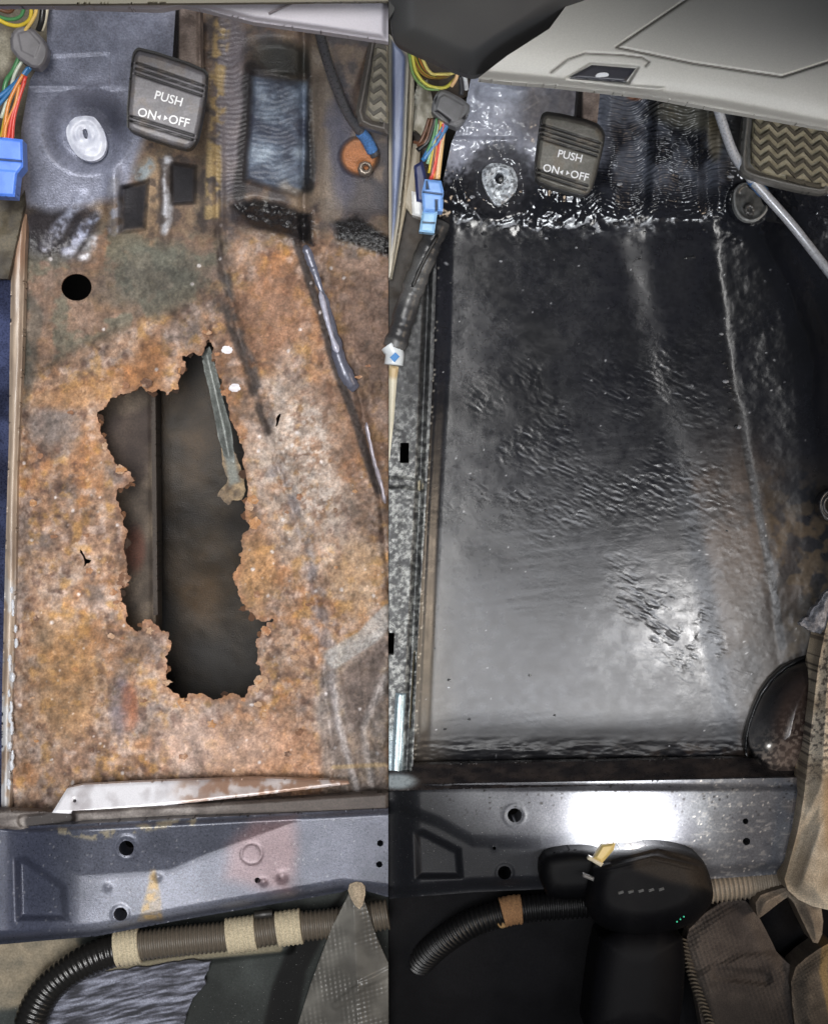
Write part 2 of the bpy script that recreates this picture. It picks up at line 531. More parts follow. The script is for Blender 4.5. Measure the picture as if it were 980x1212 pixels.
def z_left(X, Y, s):
    wx = (fbm(X, Y, 40, 3, 71) - .5) * 16; wy = (fbm(X, Y, 40, 3, 72) - .5) * 16
    z = 0.0 * X
    t = np.clip((305 - Y), 0, None)
    z += 0.42 * t * ss(0, 60, t)
    z += 0.00035 * np.clip(305 - Y, 0, None) ** 2
    # tunnel side rising to the right of the sealed seam
    xr = np.interp(Y, [285, 470, 600, 760, 930], [362, 428, 455, 470, 470])
    z += 16 * ss(-6, 26, X - xr) - 9 * np.exp(-((X - xr + 2) / 5) ** 2)
    # shallow rib between the two seams
    xl = np.interp(Y, [285, 400, 520, 620, 730, 930], [258, 284, 318, 352, 378, 398])
    z += 7 * ss(-3, 22, X - xl) * (1 - ss(-30, 0, X - xr)) - 5 * np.exp(-((X - xl) / 4.5) ** 2)
    # pressed line running diagonally above the hole
    yl = np.interp(X, [30, 140, 250], [448, 388, 352])
    z += 4.0 * ss(-5, 5, Y - yl + wy * .4) * (1 - ss(245, 270, X))
    z += 9 * (1 - ss(0, 14, X - 24 + wx * .1))
    # rust scale
    n = fbm(X, Y, 15, 4, 12); f1, ed, cid = vor(X + wx * .4, Y + wy * .4, 9, 3)
    amp = ss(240, 330, Y + wy)
    z += amp * (5.0 * (n - .5) + 2.6 * (fbm(X, Y, 4.5, 3, 14) - .5) + .6 * (cid - .5) * ss(0.0, .3, ed))
    lump = polym(X + wx, Y + wy, [(300, 470), (380, 500), (440, 640), (420, 740), (330, 760), (290, 640)], 30)
    f1, ed, cid = vor(X, Y, 7.5, 8)
    z += lump * 3.0 * (1 - f1) * cid
    f1, ed, cid = vor(X, Y, 5.5, 18)
    z += amp * (1.6 + 1.6 * ss(290, 340, X)) * (1 - f1) * (.3 + cid)
    # lifted flakes round the hole: scale is thin and curls at its rim
    d = seg(X, Y, HOLE, True)[0]
    z += 4.5 * np.exp(-(d / 7.0) ** 2) * (fbm(X, Y, 12, 2, 33) - .35) - 5 * np.exp(-(d / 45) ** 2)
    # upper panel, left: creases, studs, bosses
    z += 2.5 * ss(-3, 3, Y - 70 + .05 * X) * (1 - ss(95, 110, Y)) * (X < 130)
    z -= 5 * ss(-4, 4, 105 - Y) * (1 - ss(120, 160, X))
    rb = np.hypot(X - 103, Y - 155)
    z += -24 * (1 - ss(28, 56, rb)) 
    for (cx, w, a) in ((136, 8, 12), (175, 12, 10), (196, 6, 12), (250, 14, 14), (262, 5, 5)):
        z += a * np.exp(-((X - cx - (Y - 250) * .02) / w) ** 2) * (1 - ss(262, 300, Y + wy * .5)) * ss(185, 215, Y + (230 if cx > 240 else 0))
    z -= 14 * polym(X, Y, [(143, 222), (176, 214), (172, 272), (142, 276)], 3) + 14 * polym(X, Y, [(203, 193), (232, 197), (231, 240), (203, 242)], 3)
    # bitumen pad in the middle
    pad = polym(X + wx * .2, Y, [(300, 85), (366, 92), (370, 215), (352, 232), (292, 212)], 5)
    z += 9 * pad
    rip = np.sin((Y + 3 * np.sin(X / 9) + 1.6 * wy + .5 * wx) * 2 * np.pi / 6.0)
    z += pad * (4.0 * (fbm(X, Y, 13, 4, 78, 7) - .5) + 5 * (fbm(X, Y, 40, 2, 79) - .5))
    z += (0.35 * pad + .7 * blob(X, Y, 268, 130, 24, 100)) * rip * (0.4 + fbm(X, Y, 14, 2, 77))
    hump = blob(X, Y, 335, 72, 45, 22, 12)
    z += 12 * hump
    # weld slag / torn edge below the pad
    z += 9 * polym(X + wx * .8, Y + wy * .8, [(275, 243), (300, 236), (370, 252), (372, 290), (330, 272), (280, 262)], 6) * (.2 + 1.6 * fbm(X, Y, 9, 4, 5))
    z += 10 * (1 - ss(18, 26, np.hypot(X - 425, Y - 185)))
    # finger-like bright runs at lower left of the toe
    for (p, w) in (([(58, 290), (75, 262), (95, 232)], 5), ([(80, 296), (98, 270), (112, 258)], 5), ([(98, 300), (108, 286)], 4)):
        z += 2.5 * stroke(X + wx * 1.0, Y + wy * .7, p, w * .5, 10)
    # folded corner at lower right
    z += 14 * polym(X, Y, [(398, 800), (455, 745), (462, 745), (462, 940), (385, 940), (378, 870)], 10) * fbm(X, Y, 26, 2, 9)
    z += 6 * stroke(X + wx * .7, Y, [(392, 800), (402, 860), (420, 935)], 1, 10) + 6 * stroke(X + wx * .7, Y, [(458, 800), (432, 860), (440, 930)], 1, 10)
    z -= 12 * ss(905, 950, Y)
    return z


def c_left(X, Y, s):
    wx = (fbm(X, Y, 46, 4, 21) - .5) * 40; wy = (fbm(X, Y, 46, 4, 22) - .5) * 40
    Xw, Yw = X + wx, Y + wy
    t = fbm(X, Y, 70, 5, 31) * .35 + fbm(X, Y, 20, 4, 32) * .35 + fbm(X, Y, 6, 3, 33) * .3
    t = (t - .5) * 1.9 + .5
    c = ramp(t, [(0.05, (108, 80, 64)), (0.25, (140, 106, 84)), (0.44, (168, 130, 102)), (0.6, (180, 146, 120)), (0.78, (190, 164, 146)), (0.98, (164, 152, 144))])
    h = fbm(X, Y, 34, 4, 41)
    c = mixc(c, (186, 116, 58), ss(.45, .75, h) * .6)
    c = mixc(c, (124, 114, 112), ss(.48, .75, fbm(X, Y, 28, 6, 42)) * .7)
    c = mixc(c, (198, 178, 170), ss(.48, .74, fbm(X, Y, 11, 5, 43)) * .6)
    c = mixc(c, (196, 140, 60), ss(.54, .78, fbm(X, Y, 13, 5, 44)) * .6)
    c = mixc(c, (88, 58, 48), ss(.54, .78, fbm(X, Y, 10, 5, 45)) * .6)
    # greenish and brown band above the pressed line
    up = (1 - ss(-12, 12, Y - np.interp(X, [30, 140, 250], [448, 388, 352]) + wy * .3)) * (1 - ss(240, 300, Xw))
    c = mixc(c, (120, 96, 80), up * .7)
    c = mixc(c, (108, 108, 92), up * ss(.44, .58, fbm(X, Y, 24, 4, 46)) * .85)
    c = mixc(c, (96, 100, 90), blob(Xw, Yw, 180, 320, 60, 30, -20) * .8)
    c = mixc(c, (82, 84, 78), blob(Xw, Yw, 32, 400, 10, 80) * .6)
    # orange areas, grey areas, bluish burnt areas
    c = mixc(c, (186, 118, 62), blob(Xw, Yw, 170, 430, 22, 26) * .75)
    c = mixc(c, (190, 130, 70), blob(Xw, Yw, 95, 460, 60, 18, -12) * .55)
    c = mixc(c, (128, 120, 118), blob(Xw, Yw, 62, 510, 26, 22) * .6)
    c = mixc(c, (176, 126, 66), blob(Xw, Yw, 72, 800, 42, 70) * .55)
    c = mixc(c, (104, 98, 116), blob(Xw, Yw, 135, 835, 12, 30) * .7)
    c = mixc(c, (186, 92, 52), blob(Xw, Yw, 146, 836, 14, 22) * .5)
    c = mixc(c, (190, 132, 92), blob(Xw, Yw, 330, 900, 70, 45) * .6)
    c = mixc(c, (188, 160, 146), blob(Xw, Yw, 255, 880, 75, 34) * .6)
    c = mixc(c, (196, 142, 84), blob(Xw, Yw, 298, 680, 24, 44) * .75)
    c = mixc(c, (158, 108, 76), blob(Xw, Yw, 320, 370, 42, 55, 15) * .7)
    c = mixc(c, (150, 104, 74), blob(Xw, Yw, 400, 520, 34, 100, -12) * .55)
    c = mixc(c, (186, 172, 160), blob(Xw, Yw, 355, 560, 55, 110, -12) * (.25 + .6 * ss(.35, .6, fbm(X, Y, 8, 3, 311))))
    c = mixc(c, (206, 198, 192), blob(Xw, Yw, 362, 540, 34, 80, -12) * ss(.5, .66, fbm(X, Y, 5, 3, 312)) * .7)
    c = mixc(c, (196, 164, 120), blob(Xw, Yw, 420, 680, 34, 46) * .5)
    c = mixc(c, (140, 112, 98), blob(Xw, Yw, 440, 400, 28, 90) * .6)
    c = mixc(c, (196, 158, 132), blob(Xw, Yw, 430, 308, 36, 12) * .7)
    # dark seams and grey dusted seam
    sl = [(268, 330), (284, 400), (305, 455), (320, 500)]
    c = mixc(c, (84, 82, 84), stroke(X + wx * .3, Y, sl, 2, 8) * ss(.3, .6, fbm(X, Y, 12, 3, 48)) * .8)
    c = mixc(c, (140, 138, 146), stroke(X + wx * .45, Y, [(330, 560), (356, 620), (372, 690), (385, 760), (396, 830)], 3, 13) * ss(.3, .62, fbm(X, Y, 10, 4, 313)) * .7)
    c = mixc(c, (104, 80, 66), stroke(X + wx * .1, Y, [(425, 470), (452, 570), (458, 610)], 4, 8) * .5)
    rc = fbm(X, Y, 16, 4, 49)
    # grime towards the toe board
    g = (1 - ss(262, 300, Y + wy * .8))
    c = mixc(c, (112, 96, 84), g * .75)
    c = mixc(c, (150, 128, 104), g * ss(.5, .66, rc) * .7)
    c = mixc(c, (66, 60, 60), g * (1 - ss(.34, .48, rc)) * .7)
    c = mixc(c, (54, 54, 62), blob(Xw, Yw, 66, 272, 44, 34) * .85)
    dk = (1 - ss(250, 300, Y + wy * .6)) * ss(236, 262, X)
    c = mixc(c, (66, 64, 70), dk * (.35 + .6 * ss(.42, .6, fbm(X, Y, 22, 5, 318))) * .8)
    # painted upper-left panel
    p = polym(X + wx * .25, Y + wy * .35, [(24, -20), (212, -20), (212, 70), (160, 190), (150, 235), (60, 250), (26, 240)], 8)
    pc = ramp(fbm(X, Y, 50, 3, 51), [(.2, (122, 126, 142)), (.8, (166, 170, 190))])
    c = c + (pc - c) * p[:, None]
    c = mixc(c, (44, 45, 56), blob(X, Y, 120, 138, 30, 26, 30, .7) * .6)  # shade of the bowl beside the washer disc, painted dark
    # bare light runs
    for (pp, w, cc) in (([(136, 218), (136, 272)], 7, (168, 170, 182)), ([(178, 188), (177, 285)], 9, (158, 134, 108)), ([(197, 190), (196, 272)], 4, (206, 208, 216)),
                        ([(58, 292), (75, 262), (95, 232)], 4, (176, 182, 204)), ([(80, 297), (98, 270), (112, 256)], 4, (170, 178, 204)), ([(98, 302), (108, 286)], 3, (205, 210, 222)),
                        ([(165, 205), (172, 196)], 9, (140, 148, 152))):
        c = mixc(c, cc, stroke(X + wx * .4, Y + wy * .2, pp, w * .5, 8) * (.25 + .75 * ss(.35, .6, fbm(X, Y, 9, 3, 52))))
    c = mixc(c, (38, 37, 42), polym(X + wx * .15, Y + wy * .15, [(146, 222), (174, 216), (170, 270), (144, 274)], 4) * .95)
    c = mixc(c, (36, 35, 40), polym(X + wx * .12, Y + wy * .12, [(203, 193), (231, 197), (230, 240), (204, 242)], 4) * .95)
    # rib column with ochre edge, pad
    c = mixc(c, (128, 122, 128), blob(X + wx * .2, Y, 274, 120, 20, 110) * .85)
    c = mixc(c, (178, 154, 110), stroke(X + wx * .2, Y, [(263, 30), (258, 110), (254, 180), (252, 255)], 6, 6) * ss(.36, .55, fbm(X, Y, 12, 3, 53)) * .9)
    c = mixc(c, (42, 40, 42), stroke(X + wx * .15, Y, [(298, 80), (291, 160), (284, 232)], 4, 7) * .85)
    pad = polym(X + wx * .1, Y, [(300, 90), (366, 96), (370, 215), (352, 232), (292, 212)], 4)
    pc = ramp(fbm(X, Y, 26, 4, 54), [(.25, (66, 72, 88)), (.5, (104, 116, 134)), (.8, (156, 170, 186))])
    c = c + (pc - c) * (pad * .95)[:, None]
    c = mixc(c, (46, 46, 42), blob(X, Y, 338, 72, 40, 22, 14, .5) * .85)
    c = mixc(c, (34, 34, 36), stroke(X + wx * .1, Y, [(371, 90), (371, 150), (364, 225)], 4, 6) * .9)
    c = mixc(c, (150, 132, 112), blob(Xw, Yw, 348, 225, 26, 12) * .6)
    c = mixc(c, (122, 110, 98), stroke(X + wx * .1, Y, [(380, 60), (384, 150), (392, 250)], 10, 8) * .8)
    c = mixc(c, (76, 76, 92), blob(Xw, Yw, 403, 175, 16, 60) * .8)
    c = mixc(c, (32, 31, 33), polym(X + wx * .3, Y + wy * .3, [(275, 243), (300, 236), (370, 252), (374, 290), (345, 280), (300, 268)], 4) * .95)
    c = mixc(c, (30, 29, 30), polym(X + wx * .2, Y + wy * .2, [(397, 262), (420, 254), (462, 282), (462, 302), (400, 282)], 4) * .95)
    c = mixc(c, (188, 118, 68), (1 - ss(17, 25, np.hypot(X - 425 + wx * .1, Y - 185))) * .85)
    # folded grey corner lower right, white scale line
    q = polym(X + wx * .3, Y + wy * .3, [(382, 770), (462, 742), (462, 945), (385, 945), (372, 850)], 8)
    c = mixc(c, (140, 136, 134), q * .7)
    c = mixc(c, (108, 94, 88), polym(X, Y, [(402, 800), (452, 758), (460, 760), (440, 830), (428, 870), (410, 850)], 5) * .8)
    c = mixc(c, (176, 182, 184), stroke(X + wx * .25, Y + wy * .25, [(462, 728), (430, 756), (396, 778)], 10, 5) * .7)
    c = mixc(c, (184, 184, 190), stroke(X + wx * .28, Y, [(392, 800), (402, 860), (420, 935)], 1, 7) * .7)
    c = mixc(c, (176, 172, 172), stroke(X + wx * .28, Y, [(458, 800), (432, 860), (440, 930)], 1, 7) * .7)
    c = mixc(c, (200, 168, 110), stroke(X, Y, [(395, 908), (455, 905)], 1.5, 2) * .6)
    c = mixc(c, (52, 47, 48), stroke(X + wx * .12, Y, [(352, 286), (366, 330), (380, 372), (392, 418), (408, 462), (428, 520), (448, 580)], 2.5, 5) * .85)  # ridge shading painted as a dark line beside the sealer bead
    c = mixc(c, (66, 56, 52), stroke(X + wx * .25, Y, [(256, 262), (262, 320), (276, 392), (296, 452), (318, 512)], 1.5, 6) * ss(.25, .5, fbm(X, Y, 14, 3, 316)) * .85)  # shading along the left seam, painted in too
    c = mixc(c, (120, 92, 76), ss(0, 20, X - np.interp(Y, [285, 470, 600, 760], [362, 428, 455, 470])) * ss(290, 330, Y) * .5)
    # white flecks of zinc and salt
    f1, ed, cid = vor(X, Y, 9, 60)
    c = mixc(c, (214, 212, 212), (1 - ss(.10, .30, f1 + .25 * fbm(X, Y, 4, 2, 62))) * (cid > .72) * ss(.46, .6, fbm(X, Y, 40, 3, 61)) * ss(440, 560, Y) * .8)
    f1, ed, cid = vor(X + wx * .3, Y + wy * .3, 40, 64)
    c = mixc(c, (222, 222, 228), (1 - ss(.05, .10, f1 * (.6 + cid))) * (cid > .72) * ss(240, 300, Y) * .8)
    # cavities between scale
    f1, ed, cid = vor(X + wx * .2, Y + wy * .2, 9, 3)
    c = mixc(c, (92, 68, 56), (1 - ss(.0, .10, ed)) * ss(240, 330, Y) * ss(.5, .7, fbm(X, Y, 30, 2, 66)) * .25)
    # orange raw edge of the hole
    d = seg(X, Y, HOLE, True)[0]
    c = mixc(c, (172, 116, 78), np.exp(-(d / 5) ** 2) * .6)
    g_ = c.mean(1)[:, None]
    k_ = (.28 * ss(250, 330, Y))[:, None]
    c = c * (1 - k_) + (g_ * np.array([[1.09, .985, .925]])) * k_
    lum = fbm(X, Y, 55, 4, 310)
    fine = fbm(X, Y, 3.2, 3, 314); mid_ = .4 * fbm(X, Y, 26, 3, 315) + .6 * fbm(X, Y, 8.5, 3, 317)
    return c * (.93 + (.42 * (lum - .5) + .35 * (fine - .5) + .62 * (mid_ - .5)) * (.4 + .6 * ss(240, 320, Y)))[:, None]


def s_left(X, Y, s):
    r = np.full(X.shape, .78) + .1 * (fbm(X, Y, 20, 3, 80) - .5)
    p = polym(X, Y, [(24, -20), (212, -20), (212, 70), (160, 190), (150, 250), (60, 300), (26, 240)], 8)
    r = r + (.36 - r) * p
    pad = polym(X, Y, [(240, 20), (366, 90), (370, 215), (352, 232), (260, 225)], 8)
    r = r + (.42 - r) * (1 - ss(240, 290, Y)) * ss(236, 262, X)
    r = r + (.38 - r) * pad
    gunk = polym(X, Y, [(275, 238), (300, 232), (374, 248), (376, 296), (340, 290), (280, 270)], 5) + polym(X, Y, [(395, 255), (425, 250), (462, 280), (462, 306), (398, 290)], 4) + blob(X, Y, 66, 272, 50, 34)
    r = r + (.2 - r) * np.clip(gunk, 0, 1)
    return r, 0.25 * p


fl = empty("rusty_floor_pan", (230, 600, -10), "rusted orange brown car floor pan with a big jagged hole in its middle", "floor pan", GB)
o = relief("pan_sheet", [(56, -12), (459.6, -12), (459.6, 962), (4, 962), (6, 600), (14, 420), (22, 240), (26, 150), (36, 95), (56, 60)], z_left, c_left, M['rust'], fl,
           step=1.2, thick=3.5, holes=[HOLE_R, SMALL, ROUND, PIN1], surf=s_left, skirtcol=(112, 70, 46))
# rusted scale pieces standing proud of the rim
fr_ = random.Random(21)
n_f = 0
while n_f < 70:
    if n_f < 30:
        i = fr_.randrange(len(HOLE)); a = HOLE[i]; b = HOLE[(i + 1) % len(HOLE)]; t = fr_.random()
        x = a[0] + (b[0] - a[0]) * t; y = a[1] + (b[1] - a[1]) * t
        dx, dy = x - 222, y - 610; L_ = math.hypot(dx, dy); off = fr_.uniform(1, 9)
        x += dx / L_ * off; y += dy / L_ * off; r = fr_.uniform(3, 8.5)
    else:
        x, y, r = fr_.uniform(35, 440), fr_.uniform(430, 900), fr_.uniform(2.5, 6)
    if float(sdist(np.array([x]), np.array([y]), HOLE)[0][0]) > -1.0: continue
    n_f += 1
    zz = float(z_left(np.array([x]), np.array([y]), None)[0]); tx, ty = fr_.uniform(-.35, .35), fr_.uniform(-.35, .35)
    cc = fr_.choice([(160, 116, 84), (142, 104, 80), (118, 86, 66), (172, 140, 114), (102, 76, 62), (168, 124, 86)])
    relief("rust_flake", rough_poly(circ(x, y, r, 5, r * fr_.uniform(.4, 1.1)), r * .8, 3, n_f),
           lambda X, Y, s, zz=zz, x=x, y=y, tx=tx, ty=ty: zz + 2.2 + tx * (X - x) + ty * (Y - y) + 1.5 * fbm(X, Y, 5, 2, 7),
           lambda X, Y, s, cc=cc: mixc(np.tile(np.array(cc, float), (len(X), 1)), (206, 180, 158), ss(.5, .7, fbm(X, Y, 4, 3, 91)) * .5), M['rust'], fl, 1.5, 1.6, surf=(.85, 0))
# slivers bent down into the hole
for k in range(34):
    i = fr_.randrange(len(HOLE)); a = HOLE[i]; b = HOLE[(i + 1) % len(HOLE)]; t = fr_.random()
    x = a[0] + (b[0] - a[0]) * t; y = a[1] + (b[1] - a[1]) * t
    ex, ey = b[0] - a[0], b[1] - a[1]; L_ = math.hypot(ex, ey) + 1e-6; nx_, ny_ = -ey / L_, ex / L_
    if float(sdist(np.array([x + nx_ * 2]), np.array([y + ny_ * 2]), HOLE)[0][0]) < 0: nx_, ny_ = -nx_, -ny_
    w_ = fr_.uniform(3, 7); l_ = fr_.uniform(3, 8)
    zz = float(z_left(np.array([x - nx_ * 3]), np.array([y - ny_ * 3]), None)[0]) - 2
    ux, uy = ex / L_, ey / L_
    P_ = [(x - ux * w_ - nx_ * 3, y - uy * w_ - ny_ * 3), (x + ux * w_ - nx_ * 3, y + uy * w_ - ny_ * 3), (x + ux * w_ * .7 + nx_ * l_ * .6, y + uy * w_ * .7 + ny_ * l_ * .6), (x + nx_ * l_, y + ny_ * l_), (x - ux * w_ * .6 + nx_ * l_ * .5, y - uy * w_ * .6 + ny_ * l_ * .5)]
    cc = fr_.choice([(112, 80, 60), (88, 64, 50), (134, 96, 70), (70, 54, 44)])
    relief("rust_flake", rough_poly(P_, 1.8, 3, 400 + k), lambda X, Y, s, zz=zz, x=x, y=y, nx_=nx_, ny_=ny_: zz - 1.6 * np.clip((X - x) * nx_ + (Y - y) * ny_ + 3, 0, None) + 1.2 * fbm(X, Y, 4, 2, 6),
           cc, M['rust'], fl, 1.4, 1.4, surf=(.85, 0))
# sealer beads
def bead(pts, r, col, name, seed, surf=(.35, 0.2), par=fl, m='paint', bump=.35):
    rr = random.Random(seed)
    ph = [rr.uniform(0, 6) for _ in range(4)]
    return tube(name, pts, r, col, M[m], par, 10, 10,
                rfun=lambda s, L: (1 + bump * 1.6 * (fbm(s, s * 0 + ph[0] * 50, 14, 3, 5) - .5) * 2) * np.clip(np.minimum(s, L - s) / 6 + .3, 0, 1),
                res=1.5, surf=surf, flat=.7)


def zl(px, py, up=2):
    return float(z_left(np.array([float(px)]), np.array([float(py)]), None)[0]) + up


def zline(pts, f, up=0):
    return [(a, b, f(a, b, up)) for a, b in pts]


bead(zline([(361, 290), (372, 320), (384, 355), (393, 388), (402, 425), (413, 450), (421, 462)], zl, 2), 7.5, (96, 98, 112), "seam_sealer", 3, (.26, .2))
bead(zline([(379, 345), (389, 385), (397, 410), (408, 436), (416, 455)], zl, 6), 3.6, (170, 170, 186), "seam_sealer", 4, (.25, .1))
bead(zline([(434, 500), (442, 540), (452, 575), (456, 596)], zl, 1), 3, (156, 150, 158), "seam_sealer", 5)
for i, (x, y) in enumerate([(269, 414), (278, 459)]):
    relief("primer_spot", rough_poly(circ(x, y, 7, 10, 5), 1.5, 2, i), lambda X, Y, s, x=x, y=y: z_left(X, Y, s) + 1.2 + 1.0 * ss(0, 4, s), (226, 224, 230), M['plastic'], fl, 1.2, 2)
# boss with bright washer disc
bs = relief("washer_disc", smooth_poly([(78, 148), (95, 134), (112, 136), (127, 160), (126, 182), (112, 192), (94, 188), (80, 168)], 2),
            lambda X, Y, s: zl(102, 162) + 10 + 3 * ss(0, 6, s) - 2.0 * np.exp(-((np.hypot(X - 101, Y - 158) - 11) / 3) ** 2) + .8 * fbm(X, Y, 6, 2, 3),
            lambda X, Y, s: ramp(fbm(X, Y, 9, 3, 8), [(.2, (186, 190, 206)), (.7, (226, 230, 242))]), M['plastic'], fl, 1.2, 9,
            holes=[smooth_poly([(98, 153), (103, 152), (105, 160), (103, 166), (99, 161)], 1)], surf=(.35, 0))
# bolt on the rusty boss
relief("bolt_head", circ(432, 199, 9, 8), lambda X, Y, s: zl(425, 186) + 8 * ss(-1, 2, s), (150, 140, 130), M['dust'], fl, 1.2, 8, holes=[circ(433, 198, 3.4, 10)], surf=(.35, .6))

# under-body seen through the hole
ra = empty("chassis_rail", (165, 600, -90), "brown dusty steel rail seen under the jagged hole", "chassis rail")
relief("rail_wall", [(100, 420), (183, 420), (185, 780), (110, 780)], lambda X, Y, s: -75 - 10 * ss(20, 60, X - 100) + 6 * fbm(X, Y, 30, 3, 5) + 5 * stroke(X, Y, [(180, 420), (183, 780)], 2, 3),
       lambda X, Y, s: mixc(mixc(ramp(fbm(X, Y, 26, 4, 15), [(.25, (56, 48, 42)), (.7, (104, 92, 80))]), (96, 52, 40), blob(X, Y, 160, 650, 12, 26) * .6), (56, 46, 44), polym(X + 10 * fbm(X, Y, 12, 2, 1), Y, [(120, 500), (190, 480), (180, 560), (165, 575), (120, 540)], 6) * .6), M['rust'], ra, 2, 60, surf=(.8, 0))
relief("rail_flange", [(179, 440), (184, 440), (187, 728), (182, 728)], lambda X, Y, s: -62 + 0 * X, (62, 54, 48), M['rust'], ra, 1.5, 40, surf=(.7, 0))
up_ = empty("underbody_plate", (240, 620, -190), "dark oily underbody plate deep below the jagged hole", "underbody plate")
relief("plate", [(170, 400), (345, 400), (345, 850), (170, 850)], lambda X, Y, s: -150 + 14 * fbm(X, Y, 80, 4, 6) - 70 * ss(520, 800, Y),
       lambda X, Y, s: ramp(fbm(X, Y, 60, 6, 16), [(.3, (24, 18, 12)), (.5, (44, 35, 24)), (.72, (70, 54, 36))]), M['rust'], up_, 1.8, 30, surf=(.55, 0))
st = empty("hanging_steel_strip", (260, 500, -25), "bent grey steel strip hanging at the right rim of the hole", "steel strip")
relief("strip", rough_poly([(238, 419), (248, 410), (257, 438), (268, 486), (276, 524), (277, 548), (266, 546), (258, 516), (250, 474), (242, 440)], 1.5, 2, 3),
       lambda X, Y, s: -26 - .6 * (X - 240) * 0 + 5 * ss(0, 8, s), lambda X, Y, s: ramp(fbm(X, Y, 14, 3, 17), [(.3, (98, 102, 99)), (.7, (138, 142, 138))]), M['dust'], st, 1.3, 5, surf=(.45, .3))
relief("torn_tab", rough_poly([(262, 530), (280, 540), (290, 577), (283, 592), (270, 598), (258, 588), (270, 566)], 3, 3, 8), lambda X, Y, s: -30 + 6 * fbm(X, Y, 8, 3, 4),
       lambda X, Y, s: mixc(ramp(fbm(X, Y, 8, 3, 18), [(.3, (98, 84, 70)), (.7, (160, 138, 108))]), (132, 138, 134), polym(X, Y, [(265, 535), (278, 540), (284, 570), (272, 575)], 3) * .8), M['rust'], st, 1.2, 5, surf=(.7, 0))

# door sill strip and painted side
sd_ = empty("painted_door_sill", (6, 560, 5), "blue black painted door sill with a tan rubber strip at far left", "door sill")
relief("sill_paint", [(-20, 150), (16, 150), (18, 320), (16, 480), (10, 640), (6, 960), (-20, 960)], lambda X, Y, s: 18 + 4 * fbm(X, Y, 60, 2, 4) + .25 * (X - 0),
       lambda X, Y, s: mixc(ramp(fbm(X, Y, 30, 4, 23), [(.3, (34, 38, 58)), (.7, (70, 78, 112))]), (96, 88, 70), 1 - ss(230, 300, Y)), M['dust'], sd_, 2, 20, surf=(.28, .2))
relief("rubber_strip", [(24, 205), (34, 222), (30, 300), (27, 420), (21, 560), (19, 700), (14, 850), (12, 958), (2, 958), (3, 820), (7, 650), (11, 520), (12, 420), (14, 300)],
       lambda X, Y, s: 24 + 6 * ss(0, 5, s) + 1.2 * fbm(X, Y, 6, 3, 24, 30), lambda X, Y, s: mixc(mixc(ramp(fbm(X, Y, 8, 4, 25, 50), [(.25, (128, 112, 100)), (.7, (182, 164, 146))]), (196, 200, 206), ss(620, 760, Y) * ss(.42, .56, fbm(X, Y, 7, 3, 26, 20)) * .8), (160, 118, 90), (1 - ss(300, 340, Y)) * .5),
       M['plastic'], sd_, 1.5, 16, surf=(.35, 0))
for k in range(16):
    y = 700 + k * 15 + random.uniform(-5, 5); x = np.interp(y, [600, 960], [20, 13]) + random.uniform(-5, 3)
    relief("sealer_blob", rough_poly(circ(x, y, random.uniform(1.6, 2.8), 8, random.uniform(4, 9)), .8, 1, k), lambda X, Y, s: 30 + 2.5 * ss(0, 2, s), (208, 212, 220), M['plastic'], sd_, .9, 4, surf=(.2, 0))

# --- cross member
def cross(prefix, right=False):
    pass


def z_crl(X, Y, s):
    top = np.interp(X, [0, 40, 230, 460], [974, 978, 968, 956])
    bot = np.interp(X, [0, 115, 220, 330, 405, 460], [1118, 1108, 1088, 1069, 1056, 1062])
    z = 78 - 10 * (1 - ss(0, 9, Y - top))
    cre = np.interp(X, [10, 50, 95, 200, 245, 345, 460], [985, 1008, 1036, 1029, 1010, 974, 940])
    d = Y - cre
    z += .30 * np.clip(-d, 0, 60) * ss(60, 110, X) + .10 * np.clip(-d, 0, 60) * (1 - ss(60, 110, X)) - .05 * np.clip(d, 0, None)
    z -= 16 * (1 - ss(0, 16, bot - Y))
    z -= 20 * (1 - ss(5, 96, X))
    pk = sdist(X, Y, [(18, 1016), (30, 1013), (78, 1048), (82, 1090), (20, 1090)])[0]
    z -= 13 * ss(-2, 9, pk)
    for (x, y, r) in ((150, 1003, 13), (143, 1082, 9)):
        z += 1.6 * np.exp(-((np.hypot(X - x, Y - y) - r) / 2.2) ** 2)
    z += .7 * np.exp(-((np.hypot(X - 298, Y - 1010) - 12) / 1.5) ** 2)
    for (x, y, r) in ((128, 1050, 4), (187, 1038, 4.5), (334, 1038, 6), (312, 1044, 4)):
        z += 2.2 * np.exp(-(np.hypot(X - x, Y - y) / r) ** 2)
    return z + .8 * fbm(X, Y, 40, 2, 6)


